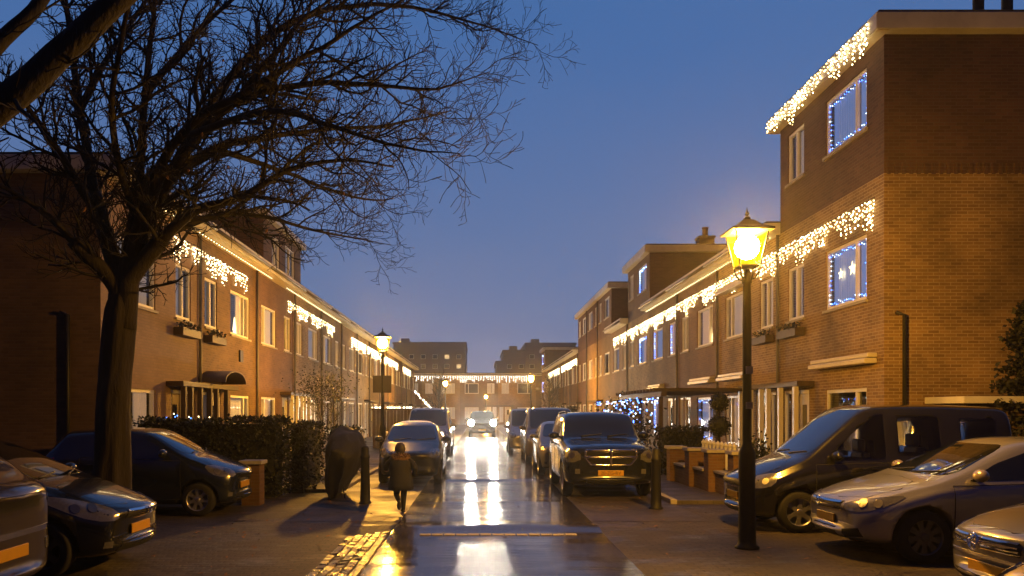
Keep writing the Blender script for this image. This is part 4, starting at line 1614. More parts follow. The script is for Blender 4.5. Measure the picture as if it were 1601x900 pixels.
def cross_grille(root, bvh, xf):
    b = MB()

    def bar(y0, z0, y1, z1, r_):
        pts = []
        for k in range(9):
            yy, zz = lerp(y0, y1, k / 8), lerp(z0, z1, k / 8)
            pts.append(bvh.ray_cast(Vector((6, yy, zz)), Vector((-1, 0, 0)))[0] + Vector((.012, 0, 0)))
        b.tube(pts, r_, 6)
    bar(-.50, 1.0, .50, 1.0, .026)
    bar(-.53, .86, .53, .86, .03)
    bar(-.40, .70, .40, .70, .026)
    bar(0, 1.0, 0, .70, .045)
    for s in (-1, 1): bar(s * .53, .86, s * .40, .70, .026)
    for s in (-1, 1): bar(s * .50, 1.0, s * .53, .86, .026)
    b.build('grille_cross', MT['chrome'], root)


make_car('suv', 2.66, 16.15 + 2.27, -math.pi / 2, P['midnight'], 'dark square-nosed off-roader with a chrome cross grille at the front of the right-hand row',
         dict(head=HEAD['suv'], hr=.06, front=[('grille', [(-.42, .70), (.42, .70), (.53, .86), (.5, 1.0), (-.5, 1.0), (-.53, .86)], 'well'), ('air_intake', [(-.5, .32), (.5, .32), (.46, .42), (-.46, .42)], 'well'), ('fog_lamp', [(.62, .52), (.72, .52), (.72, .62), (.62, .62)], 'lens')],
              spokes=5, plate=(.535, 0, .52), ptext='20-ZG-RV', badge=[cross_grille], rails=True, mirror=P['midnight'], cat='off-road car', handle=MT['chrome']))
make_car('small', 2.42, 23.6, -math.pi / 2, P['grey'], 'small grey car parked right behind the dark off-roader',
         dict(head=HEAD['small'], front=FR_SM, spokes=6))
make_car('bigvan', 2.5, 29.0, -math.pi / 2, P['brown'], 'dark van taller than the cars beside it in the right-hand row',
         dict(head=HEAD['bigvan'], cat='van', front=[('grille', [(-.4, .78), (.4, .78), (.38, .9), (-.38, .9)], 'plastic')], spokes=6))
make_car('van', 2.05, 35.3, -math.pi / 2, P['silver'], 'silver van farthest along the right-hand row of parked cars',
         dict(head=HEAD['van'], cat='van', front=[('grille', [(-.4, .66), (.4, .66), (.38, .76), (-.38, .76)], 'plastic')], spokes=6))
make_car('small', -1.72, 21.0, -math.pi / 2, P['bluegrey'], 'small blue-grey car with an orange-lit bonnet, first in the left-hand row behind the walker',
         dict(head=HEAD['small'], front=FR_SM, spokes=6, plate=(.52, 0, .3)))
make_car('astra', -2.2, 27.2, -math.pi / 2, P['white'], 'white car mostly hidden behind the small blue-grey car on the left',
         dict(head=HEAD['astra'], front=FR_ASTRA, spokes=6))
make_car('bigvan', -2.1, 33.6, -math.pi / 2, P['grey'], 'tall grey car with roof rails in the left-hand row of parked cars',
         dict(head=HEAD['bigvan'], front=[('grille', [(-.4, .78), (.4, .78), (.38, .9), (-.38, .9)], 'plastic')], spokes=6, rails=True))
make_car('corsa', -2.15, 39.6, -math.pi / 2, P['black'], 'black car farthest along the left-hand row, its side shining in the headlights',
         dict(head=HEAD['corsa'], front=FR_CORSA, spokes=6))
onc, obv = make_car('suv', .17, 54 + 2.3, -math.pi / 2, P['black'], 'oncoming car in the middle of the road with both headlights shining',
                    dict(name='oncoming_car', head=[(-.28, .92), (.1, .9), (.14, 1.14), (-.26, 1.14)], front=[('grille', [(-.45, .8), (.45, .8), (.45, .98), (-.45, .98)], 'plastic')], spokes=6, plate=(.5, 0, .5), lit=True), group=None)
for s in (-1, 1):
    b = MB()
    hit = obv.ray_cast(Vector((6, s * .76, .93)), Vector((-1, 0, 0)))[0]
    Mx = Matrix.Translation(hit + Vector((.03, 0, .06))) @ Matrix.Rotation(R(90), 4, 'Y')
    b.lathe([(.2, 0), (.2, .02), (.1, .04), (.001, .045)], 20, Mx)  # disc made wider than a real lamp to stand in for its glare
    b.build('lit_headlamp', MT['head_on'], onc)
    ld = bpy.data.lights.new('headlight_beam', 'SPOT')
    ld.energy = 500 / EX
    ld.color = (1, .93, .8)
    ld.spot_size = R(60)
    ld.spot_blend = .9
    ld.shadow_soft_size = .08
    lo = bpy.data.objects.new('headlight_beam', ld)
    COL.objects.link(lo)
    lo.parent = onc
    lo.location = hit + Vector((.12, 0, .06))
    lo.rotation_euler = (0, R(-86), 0)


# ================================================================ trees
def limb(b, pts, r0, r1, n=7):
    P_ = chaikin([tuple(p) for p in pts], 2, closed=False)
    P_ = [tuple(pts[0])] + P_ + [tuple(pts[-1])]
    m = len(P_)
    P_ = [Vector(p) + Vector((noise.noise(Vector(p) * 2.1), noise.noise(Vector(p) * 2.1 + Vector((9, 0, 0))), noise.noise(Vector(p) * 2.1 + Vector((0, 7, 0))))) * .035 * (1 if 0 < i else 0) for i, p in enumerate(P_)]
    rad = [lerp(r0, r1, (i / (m - 1)) ** .85) for i in range(m)]
    b.tube(P_, rad, n)
    return P_, rad


def px(x, y, Z): return Vector(((x - 750) * Z / 1250, Z, 1.8 + (642 - y) * Z / 1250))


def sprout(b, P_, rad, depth, rng, spacing, l0, leafs, bias=Vector((0, 0, 0))):
    """side shoots along a branch, each carrying finer ones"""
    tot = 0
    nxt = spacing * rng.uniform(.3, 1)
    side = rng.uniform(0, 6)
    total = sum((P_[i + 1] - P_[i]).length for i in range(len(P_) - 1))
    for i in range(len(P_) - 1):
        seg = P_[i + 1] - P_[i]
        ln = seg.length
        while nxt < tot + ln:
            t = (nxt - tot) / ln
            p = P_[i].lerp(P_[i + 1], t)
            r = lerp(rad[i], rad[i + 1], t)
            f = nxt / total
            if f > .12 or depth < 2:
                d = seg.normalized()
                a = d.orthogonal().normalized()
                side += 2.3 + rng.uniform(-.6, .6)
                a = (Matrix.Rotation(side, 3, d) @ a)
                ang = rng.uniform(.55, 1.0)
                dirn = (d * math.cos(ang) + a * math.sin(ang) + bias * .25).normalized()
                L_ = l0 * rng.uniform(.55, 1.25) * (1.15 - .5 * f)
                r0 = min(r * .75, .015 * L_ + .0058) if depth < 2 else min(r * .6, .021 * L_ + .008)
                k = 4 if depth == 0 else 6
                q = [p]
                dd = dirn.copy()
                for j in range(k):
                    dd = (dd + Vector((rng.uniform(-1, 1), rng.uniform(-1, 1), rng.uniform(-1, 1))) * .36 + Vector((0, 0, .06)) + bias * .05).normalized()
                    q.append(q[-1] + dd * L_ / k)
                rr_ = [lerp(r0, max(.0042, r0 * .4), j / k) for j in range(k + 1)]
                b.tube(q, rr_, 3 if depth < 2 else 5, cap=False)
                if depth > 0: sprout(b, q, rr_, depth - 1, rng, spacing * .62, l0 * .5, leafs, bias)
                elif rng.random() < .004 and q[-1].x < -1.6: leafs.append(q[-1])
            nxt += spacing * rng.uniform(.6, 1.4)
        tot += ln


def leaf_mesh(b, pts, rng, s=.05):
    for p in pts:
        e = Vector((rng.uniform(-.6, .6), rng.uniform(-.6, .6), -1)).normalized() * s * rng.uniform(.8, 1.7)
        f_ = e.orthogonal().normalized() * s * .45
        g = e.cross(f_).normalized() * s * .2
        b.add([p, p + e * .45 + f_ + g, p + e, p + e * .45 - f_ + g, p + e * .5 - g], [(0, 1, 4), (1, 2, 4), (2, 3, 4), (3, 0, 4)])


rt = random.Random(5)
TZ = 11.8
base = px(172, 835, TZ)
base.z = 0
tree = thing('bare_tree', base, 'large bare deciduous tree with a thick leaning trunk on the left pavement', 'tree')
b = MB()
tr = [px(171, 842, TZ), px(174, 760, TZ), px(177, 660, TZ), px(182, 560, TZ), px(189, 480, TZ), px(193, 425, TZ)]
NTK, RTK = 70, 44
cp_ = chaikin([tuple(p) for p in tr], 3, closed=False)
vs = []
for j in range(NTK + 1):
    t = j / NTK
    f = t * (len(cp_) - 1)
    c0 = Vector(cp_[int(f)]).lerp(Vector(cp_[min(int(f) + 1, len(cp_) - 1)]), f - int(f))
    r_ = lerp(.262, .205, t) + .15 * math.exp(-c0.z / .16) 
    for k in range(RTK):
        a = 2 * math.pi * k / RTK
        q = Vector((math.cos(a) * 2.6, math.sin(a) * 2.6, c0.z * .9))
        w = .030 * noise.noise(q * .8) + .016 * noise.noise(Vector((q.x * 3.2, q.y * 3.2, c0.z * 1.7))) + .010 * noise.noise(Vector((q.x * 7, q.y * 7, c0.z * 4)))
        w += .05 * math.exp(-((c0.z - 2.15) / .12) ** 2 - ((a - 5.2) / .5) ** 2) + (.06 * math.exp(-c0.z / .2) * math.sin(5 * a))
        vs.append(c0 + Vector((math.cos(a), math.sin(a), 0)) * (r_ + w) * math.sqrt(max(.02, 1 - (max(0, t - .72) / .28) ** 3)))
b.add(vs, [(j * RTK + k, j * RTK + (k + 1) % RTK, (j + 1) * RTK + (k + 1) % RTK, (j + 1) * RTK + k) for j in range(NTK) for k in range(RTK)], 0, True)
b.build('trunk', MT['bark'], tree, base)
LIMBS = [
    ([(198, 440, 0), (238, 392, -.1), (285, 338, -.3), (330, 321, -.5), (395, 300, -.6), (455, 262, -.7), (540, 246, -.8), (615, 262, -.9)], .125, .012),
    ([(203, 430, 0), (226, 350, .1), (265, 278, .3), (330, 232, .5), (420, 214, .7), (520, 200, .9), (625, 196, 1.0), (705, 172, 1.1)], .12, .010),
    ([(195, 440, 0), (212, 340, 0), (221, 260, .1), (225, 150, .2), (236, 60, .3), (252, -80, .4)], .10, .03),
    ([(200, 430, 0), (238, 290, -.2), (288, 195, -.5), (380, 148, -.8), (470, 92, -1.1), (560, 42, -1.3), (650, -15, -1.5)], .11, .012),
    ([(188, 440, 0), (155, 335, .2), (138, 250, .3), (126, 170, .4), (112, 80, .5), (96, -40, .6)], .11, .04),
    ([(184, 445, 0), (132, 395, -.2), (80, 342, -.5), (25, 300, -.8), (-70, 262, -1.2)], .105, .02),
    ([(212, 380, 0), (300, 205, .4), (400, 64, .9), (500, 12, 1.3), (630, 4, 1.6), (750, 38, 1.8), (842, 72, 1.9)], .09, .006),
    ([(226, 350, .1), (330, 175, -.3), (440, 132, -.6), (560, 128, -.9), (670, 146, -1.1), (765, 112, -1.2)], .08, .006),
    ([(262, 366, -.2), (352, 330, .4), (430, 340, .9), (500, 365, 1.2), (560, 372, 1.4), (612, 384, 1.5)], .05, .005),
    ([(150, 330, .2), (90, 230, -.6), (40, 160, -1.2), (-40, 100, -1.8)], .07, .015),
    ([(225, 150, .2), (300, 60, 1.0), (380, -20, 1.6), (470, -90, 2)], .06, .015),
    ([(300, 210, -.5), (420, 165, -1.3), (540, 205, -2), (640, 235, -2.4), (720, 240, -2.6)], .055, .006),
    ([(330, 232, .5), (430, 262, 1.3), (520, 300, 1.8), (600, 318, 2.1), (628, 300, 2.2)], .05, .005),
    ([(126, 170, .4), (180, 70, 1.2), (230, 0, 1.8), (290, -80, 2.4)], .06, .02),
    ([(212, 340, 0), (180, 240, -1.0), (170, 150, -1.8), (190, 60, -2.5), (215, -60, -3)], .06, .02),
    ([(380, 148, -.8), (470, 30, -.4), (560, -30, 0)], .05, .012),
]
b = MB()
bt = MB()
leafs = []
for pts, r0, r1 in LIMBS:
    if pts[0][1] > 415:                # rooted well down in the trunk, so the fork swells gradually
        pts = [(lerp(187, pts[0][0], .35), 520, 0), (lerp(190, pts[0][0], .7), 470, 0)] + pts
        r0 *= 1.12
    Q = [px(x, y, TZ + dz) for x, y, dz in pts]
    if pts[0][1] == 520:
        col = [tuple(px(lerp(186, pts[2][0], .3), 540, TZ))] + [tuple(q) for q in Q[1:4]] + [tuple(Q[3].lerp(Q[4], .6))]
        col = chaikin(col, 2, closed=False)
        b.tube(col, [lerp(.175, r0 * .8, (i / (len(col) - 1)) ** .8) for i in range(len(col))], 14)
    P_, rad = limb(b, Q, r0, r1, 10)
    sprout(bt, P_, rad, 2, rt, .215, 1.1, leafs, Vector((.2, 0, .1)) if pts[-1][0] > 300 else Vector((0, 0, .2)))
cr = b.build('crown', MT['bark'], tree, base)
bt.build('twigs', MT['twig'], cr, base)
b = MB()
for _ in range(46):
    leafs.append(px(rt.uniform(60, 420), rt.uniform(20, 330), TZ + rt.uniform(-1, 1)))
leaf_mesh(b, leafs, rt)
b.build('withered_leaves', MT['deadleaf'], cr, base)

# the second, nearer tree reaches in from beyond the left edge
Z2 = 6.3
tb_ = Vector((-5.6, Z2, 0))
tree2 = thing('bare_tree', tb_, 'nearer bare tree reaching in at the upper left with one thick limb', 'tree')
b = MB()
limb(b, [(-5.6, Z2, -.05), (-5.55, Z2, 1.2), (-5.45, Z2, 2.3), (-5.2, Z2, 3.1)], .26, .2, 12)
b.build('trunk', MT['bark'], tree2, tb_)
b = MB()
tw2 = []
lf2 = []
for pts, r0, r1 in (([(-282, 400, 0), (-120, 260, 0), (0, 165, 0), (62, 112, .05), (130, 52, .1), (190, -4, .15), (260, -70, .2)], .145, .09),
                    ([(-200, 330, 0), (-90, 150, .4), (0, 70, .6), (60, 8, .7), (110, -60, .8)], .09, .05),
                    ([(20, 150, 0), (60, 200, -.4), (95, 235, -.7)], .02, .004)):
    Q = [px(x, y, Z2 + dz) for x, y, dz in pts]
    P_, rad = limb(b, Q, r0, r1, 10)
    bt = MB()
    tw2.append(bt)
    sprout(bt, P_, rad, 1, rt, .3, .7, lf2, Vector((0, 0, .2)))
cr = b.build('crown', MT['bark'], tree2, tb_)
for bt in tw2: bt.build('twigs', MT['twig'], cr, tb_)


def foliage(b, n, fn, s, rng, mi=0):
    for _ in range(n):
        p = fn()
        e = Vector((rng.uniform(-1, 1), rng.uniform(-1, 1), rng.uniform(-.6, 1))).normalized() * s * rng.uniform(.7, 1.4)
        f_ = (Matrix.Rotation(rng.uniform(0, 6), 3, e.normalized()) @ e.orthogonal().normalized()) * s * .38
        b.add([p, p + e * .5 + f_, p + e, p + e * .5 - f_], [(0, 1, 2, 3)], mi)


def hedge(x0, x1, y0, y1, z, lb, n, mat='leaf', name='hedge'):
    L = ((x0 + x1) / 2, (y0 + y1) / 2, 0)
    root = thing(name, L, lb, name.replace('_', ' '))
    b = MB()
    b.box(x0 + .1, x1 - .1, y0 + .1, y1 - .1, 0, z - .1)
    b.build('core', MT['soil'], root, L)
    b = MB()

    def fn():
        k = rnd.random()
        x, y, zz = rnd.uniform(x0, x1), rnd.uniform(y0, y1), rnd.uniform(.05, z)
        if k < .5: y = y0 + rnd.uniform(0, .14)
        elif k < .7: x = (x1 if x1 < 0 else x0) + rnd.uniform(-.12, .12)
        else: zz = z + rnd.uniform(-.12, .02)
        w = .09 * noise.noise(Vector((x * 1.3, y * 1.3, zz * 1.6)))
        return Vector((x + w, y + w, zz + w))
    foliage(b, n, fn, .07, rnd)
    b.build('foliage', MT[mat], root, L)
    return root


hedge(-7.2, -4.15, 16.5, 17.3, 1.62, 'long dark clipped hedge in front of the left corner house', 5200)
hedge(-4.2, -3.75, 17.35, 19.4, 1.5, 'narrower dark hedge running away beside the left pavement', 2200)
hedge(-4.1, -3.3, 21.2, 22.4, 1.35, 'dark rounded hedge beside the left garden fence', 1500)
hedge(4.9, 6.1, 21.3, 22.2, 1.35, 'low dark hedge below the pergola on the right', 1800)
hedge(4.5, 5.6, 45, 50, 2.0, 'far dark shrubbery behind the right-hand vans', 1500, name='shrub')

# small orange-lit garden tree on the left
L = (-4.72, 24.2, 0)
root = thing('garden_tree', L, 'small garden tree with pale double stem lit orange by the left lamp', 'tree')
b = MB()
P1, r1 = limb(b, [(-4.75, 24.2, 0), (-4.8, 24.2, .9), (-4.78, 24.2, 1.5), (-4.98, 24.2, 2.2), (-5.05, 24.2, 2.5)], .045, .02, 7)
P2, r2 = limb(b, [(-4.66, 24.2, 0), (-4.45, 24.2, 1.0), (-4.4, 24.2, 1.8), (-4.42, 24.2, 2.4), (-4.55, 24.2, 2.7)], .045, .02, 7)
b.build('trunk', MT['stone'], root, L)
b = MB()
lf = []
for q, r_ in ((P1[3:], r1[3:]), (P2[3:], r2[3:])): sprout(b, q, r_, 1, rnd, .1, .6, lf, Vector((0, 0, .3)))
foliage(b, 1700, lambda: Vector((-4.75 + rnd.gauss(0, .42), 24.2 + rnd.gauss(0, .4), 2.45 + rnd.gauss(0, .3))), .05, rnd)
b.build('crown', MT['leaf_o'], root, L)
# distant bare street tree
for (x, y, lb) in ((-3.0, 58, 'small bare tree silhouetted before the end terrace'), (5.2, 60, 'small bare tree behind the far right-hand cars')):
    L = (x, y, 0)
    root = thing('bare_tree', L, lb, 'tree')
    b = MB()
    Pq, rq = limb(b, [(x, y, 0), (x + .05, y, 1.5), (x, y, 2.4), (x + .1, y, 4.0)], .09, .03, 7)
    b.build('trunk', MT['bark'], root, L)
    b = MB()
    sprout(b, Pq[4:], rq[4:], 1, rnd, .1, 1.3, [], Vector((0, 0, .5)))
    b.build('crown', MT['twig'], root, L)

# dark conifer at the right gable
L = (9.85, 14.3, 0)
root = thing('conifer', L, 'dark drooping conifer against the brick gable at the right edge', 'tree')
b = MB()
limb(b, [(9.85, 14.3, 0), (9.85, 14.3, 1.6), (9.85, 14.3, 3.5)], .1, .02, 7)
b.build('trunk', MT['bark'], root, L)
b = MB()
for k in range(120):
    z = rnd.uniform(.4, 3.7)
    a = rnd.uniform(0, 6.28)
    ln = (3.9 - z) * .42 * rnd.uniform(.7, 1.2)
    p0 = Vector((9.85, 14.3, z))
    d = Vector((math.cos(a), math.sin(a) * .45, .35))
    pts = [p0 + d * ln * t + Vector((0, 0, -.25 * t * t * ln)) for t in (0, .35, .7, 1)]
    b.tube(pts, [.014, .01, .007, .003], 4)
    foliage(b, 55, lambda: pts[0].lerp(pts[3], rnd.uniform(.2, 1)) + Vector((rnd.gauss(0, .06), rnd.gauss(0, .05), rnd.gauss(0, .05))), .09, rnd)
b.build('crown', MT['conifer'], root, L)

# ================================================================ street and garden objects
L = (9.3, 14.75, 0)
root = thing('garden_shed', L, 'low flat-roofed shed against the right gable, behind the van', 'shed')
b = MB()
b.box(8.75, 9.95, 14.35, 15.4, 0, 1.93)
b.build('wall', MT['brick_brown'], root, L)
b = MB()
b.box(8.6, 10.05, 14.2, 15.46, 1.932, 2.06)
b.build('roof', MT['fascia'], root, L, bevel=.012)


def bollard(x, y, lb, h=1.12):
    L = (x, y, 0)
    b = MB()
    b.lathe([(.125, -.02), (.125, .03), (.1, .05), (.095, .2), (.082, h - .25), (.092, h - .23), (.092, h - .19), (.08, h - .17), (.075, h - .04), (.05, h - .005), (.001, h)], 18, Matrix.Translation((x, y, 0)))
    return tag(b.build('bollard', MT['black'], None, L), lb, 'bollard', 'black bollards')


bollard(3.23, 14.65, 'black bollard in front of the off-roader on the right')
bollard(-2.22, 15.5, 'black bollard beside the covered scooter')

# covered scooter
L = (-2.78, 16.3, 0)
root = thing('covered_scooter', L, 'scooter hidden under a black tarpaulin beside the left bollard', 'covered scooter')
prof = [(-.42, .02), (-.44, .5), (-.43, .95), (-.36, 1.3), (-.22, 1.47), (.05, 1.47), (.27, 1.33), (.40, 1.05), (.37, .8), (.2, .52), (0, .24), (-.12, .05)]
prof = chaikin(prof, 2)
b = MB()
NS = 26
cx, cz = -.12, .75
vs = []
for j in range(NS + 1):
    t = j / NS
    y = 16.0 + 1.5 * t
    sc = (math.sin(math.pi * min(1, t * 1.0 * .5 + .16))) if t < .5 else lerp(1, .72, ((t - .5) / .5) ** 2)
    sc = lerp(.8, 1, min(1, t * 5)) * sc if t < .2 else sc
    for (u, z) in prof:
        zz = lerp(cz, z, sc) if z > cz else z
        uu = lerp(cx, u, sc)
        w = .05 * noise.noise(Vector((u * 5, y * 4, z * 1.3))) + .03 * noise.noise(Vector((u * 13, y * 9, z * 3)))
        vs.append((L[0] + uu + w, y + w, max(.015, zz + w)))
n = len(prof)
fs = [(j * n + k, j * n + (k + 1) % n, (j + 1) * n + (k + 1) % n, (j + 1) * n + k) for j in range(NS) for k in range(n)]
fs += [tuple(range(n)), tuple(NS * n + k for k in range(n))]
b.add(vs, fs, 0, True)
cv = b.build('tarpaulin', MT['tarp'], root, L, fix=True)
b = MB()
Mx = Matrix.Translation((L[0] - .2, 16.35, .24)) @ Matrix.Rotation(R(90), 4, 'Y')
b.lathe([(.15, -.05), (.22, -.055), (.235, 0), (.22, .055), (.15, .05)], 20, Mx)
b.build('wheel', MT['rubber'], root, L)
b = MB()
b.tube([(L[0] - .05, 16.4, .4), (L[0] + .02, 16.36, .015)], .012, 5)
b.build('kickstand', MT['black'], root, L)


def pier(x, y, w, h, lb, mat='brick_red', cap='stone', z0=0):
    L = (x, y, 0)
    root = thing('garden_pier', L, lb, 'garden pier', 'brick garden piers')
    b = MB()
    b.box(x - w / 2, x + w / 2, y - w / 2, y + w / 2, 0, h)
    b.build('shaft', MT[mat], root, L)
    b = MB()
    b.box(x - w / 2 - .05, x + w / 2 + .05, y - w / 2 - .05, y + w / 2 + .05, h + .002, h + .075)
    b.build('cap', MT[cap], root, L, bevel=.012)


pier(-4.35, 15.35, .34, .78, 'brick pier at the end of the left hedge, beside the dark blue hatchback')
for k, (x, y) in enumerate(((5.2, 16.0), (5.05, 17.2), (4.95, 18.4), (4.85, 19.8))):
    pier(x, y, .36, .92 - .02 * k, '%s brick pier from the street lamp in the right-hand garden wall' % ORD[k])
    if k < 3:
        x2, y2 = ((5.05, 17.2), (4.95, 18.4), (4.85, 19.8))[k]
        L = ((x + x2) / 2, (y + y2) / 2, 0)
        rt_ = thing('garden_wall', L, '%s stretch of low brick garden wall from the right street lamp' % ORD[k], 'garden wall', 'low garden walls')
        b = MB()
        b.box(L[0] - .12, L[0] + .12, y + .19, y2 - .19, 0, .48)
        b.build('brickwork', MT['brick_brown'], rt_, L)
        b = MB()
        b.box(L[0] - .16, L[0] + .16, y + .2, y2 - .2, .482, .54)
        b.build('coping', MT['stone'], rt_, L, bevel=.01)
# white picket ornaments behind the wall
L = (5.6, 18.9, 0)
root = thing('picket_fence', L, 'short white picket fence behind the right garden wall', 'fence')
for k in range(9):
    y = 17.6 + k * .3
    b = MB()
    b.box(5.57, 5.63, y - .045, y + .045, .08, .98)
    b.lathe([(.055, .98), (.06, 1.03), (.001, 1.1)], 8, Matrix.Translation((5.6, y, 0)))
    b.build('picket', MT['white'], root, L)
b = MB()
b.box(5.633, 5.67, 17.4, 20.2, .35, .42)
b.box(5.633, 5.67, 17.4, 20.2, .75, .82)
b.build('rail', MT['white'], root, L)
# ball topiary
L = (5.9, 19.7, .075)
root = thing('ball_topiary', L, 'two-ball topiary standing beside the blue-lit window on the right', 'topiary')
b = MB()
b.lathe([(.17, .075), (.22, .42), (.25, .46), (.2, .46)], 14, Matrix.Translation((5.9, 19.7, 0)))
b.build('pot', MT['terracotta'], root, L)
b = MB()
b.tube([(5.9, 19.7, .4), (5.9, 19.7, 2.0)], .025, 6)
b.build('stem', MT['bark'], root, L)
b = MB()
for zc, r_ in ((1.42, .27), (2.0, .23)):
    b.ball((5.9, 19.7, zc), r_ * .85, 12, 8)
    foliage(b, 700, lambda: Vector((5.9, 19.7, zc)) + Vector((rnd.gauss(0, 1), rnd.gauss(0, 1), rnd.gauss(0, 1))).normalized() * r_ * rnd.uniform(.85, 1.02), .05, rnd)
b.build('crown', MT['leaf'], root, L)
# pots by the wall
for (x, y, r_, h_, lb) in ((5.75, 16.6, .26, .5, 'wide planter with a dark shrub behind the first garden pier'), (5.5, 21.0, .2, .4, 'small planter with a dark shrub near the pergola')):
    L = (x, y, .075)
    root = thing('planter', L, lb, 'planter')
    b = MB()
    b.lathe([(r_ * .75, .075), (r_, .075 + h_), (r_ * 1.08, .1 + h_), (r_ * .9, .1 + h_)], 16, Matrix.Translation((x, y, 0)))
    b.build('pot', MT['terracotta'], root, L)
    b = MB()
    foliage(b, 520, lambda: Vector((x + rnd.gauss(0, r_ * .5), y + rnd.gauss(0, r_ * .5), .2 + h_ + abs(rnd.gauss(0, .22)))), .07, rnd)
    b.build('foliage', MT['leaf'], root, L)

# pergola with net lights
L = (5.6, 25.5, .075)
root = thing('pergola', L, 'dark timber pergola in the right-hand front gardens', 'pergola')
for y in (22.6, 25.5, 28.4):
    b = MB()
    b.box(5.05, 5.17, y - .06, y + .06, .05, 2.2)
    b.build('post', MT['wood_dark'], root, L)
b = MB()
b.box(5.03, 5.19, 22.2, 28.8, 2.202, 2.34)
b.build('beam', MT['wood_dark'], root, L)
for k in range(14):
    y = 22.4 + k * .47
    b = MB()
    b.box(4.85, 7.7, y - .03, y + .03, 2.342, 2.44)
    b.build('rafter', MT['wood_dark'], root, L)


def net_lights(lb, fn, n, c, warm=.35, r=.022, mats=('bulb_blue', 'bulb_ice')):
    b = MB()
    pts = [fn() for _ in range(n)]
    b.tube(sorted(pts, key=lambda p: (round(p.z * 3), p.y)), .003, 3, 0)
    for p in pts: b.octa(p, r, 1 if rnd.random() > warm else 2)
    return tag(b.build('net_lights', [MT['plastic'], MT[mats[0]], MT[mats[1]]], None, c), lb, 'net lights')


L = (4.6, 25.6, .075)
root = thing('garden_bush', L, 'dark bush hung with blue lights behind the off-roader', 'bush')
b = MB()
foliage(b, 2600, lambda: Vector((4.6 + rnd.gauss(0, .38), 25.6 + rnd.gauss(0, 1.5), abs(rnd.gauss(1.0, .42)))), .09, rnd)
b.build('foliage', MT['leaf'], root, L)
b = MB()
b.tube([(4.6, 25.6, 0), (4.6, 25.6, 1.2)], .04, 6)
b.build('stem', MT['bark'], root, L)
net_lights('blue and white net lights spread over the dark bush behind the off-roader', lambda: Vector((4.5 + rnd.gauss(0, .35), 24.6 + rnd.gauss(0, 1.2), 1.75 + rnd.gauss(0, .22))), 60, (4.5, 24.6, 1.6))
net_lights('string of blue lights along the pergola beam', lambda: Vector((5.0, rnd.uniform(22.4, 34), 2.1 + rnd.uniform(-.06, .06))), 46, (5.0, 28, 2.1))
# left: fence with warm lights, planters with lights
L = (-4.0, 37, .075)
root = thing('board_fence', L, 'tall dark board fence across the left front garden', 'fence')
for k in range(12):
    b = MB()
    x = -4.95 + k * .16
    b.box(x, x + .15, 36.98, 37.01, .075, 1.82)
    b.build('board', MT['wood_dark'], root, L)
b = MB()
b.box(-5.0, -3.0, 36.92, 37.05, 1.822, 1.9)
b.build('top_rail', MT['wood_dark'], root, L)
net_lights('row of warm white lights along the top of the dark board fence', lambda: Vector((rnd.uniform(-5, -3), 36.9, 1.95)), 22, (-4, 36.9, 1.95), .5, .03, ('bulb_white', 'bulb_far'))
net_lights('warm string of lights slanting down behind the fence on the left', lambda: (lambda t: Vector((-3.6 + .9 * t, 44 + t, 2.9 - 1.0 * t + rnd.uniform(-.06, .06))))(rnd.random()), 26, (-3.2, 44.5, 2.4), .5, .035, ('bulb_white', 'bulb_far'))
net_lights('tiny coloured lights in the garden behind the long left hedge', lambda: Vector((rnd.uniform(-7, -5.6), 17.6, 1.66 + rnd.uniform(-.05, .08))), 9, (-6.3, 17.6, 1.66), .6, .014, ('bulb_blue', 'bulb_far'))
for (x, y, lb) in ((-4.62, 21.2, 'planter box with blue and white lights past the left hedge'),):
    L = (x, y, .075)
    root = thing('planter', L, lb, 'planter')
    b = MB()
    b.box(x - .3, x + .3, y - .3, y + .3, .075, .72)
    b.build('trough', MT['brick_red'], root, L, bevel=.015)
    b = MB()
    foliage(b, 420, lambda: Vector((x + rnd.gauss(0, .17), y + rnd.gauss(0, .17), .75 + abs(rnd.gauss(0, .16)))), .07, rnd)
    b.build('foliage', MT['leaf'], root, L)
    net_lights('cluster of blue and white lights on the planter past the left hedge', lambda: Vector((x + rnd.uniform(-.32, .32), y - .3, .86 + rnd.uniform(-.07, .1))), 16, (x, y, .86), .5, .017)

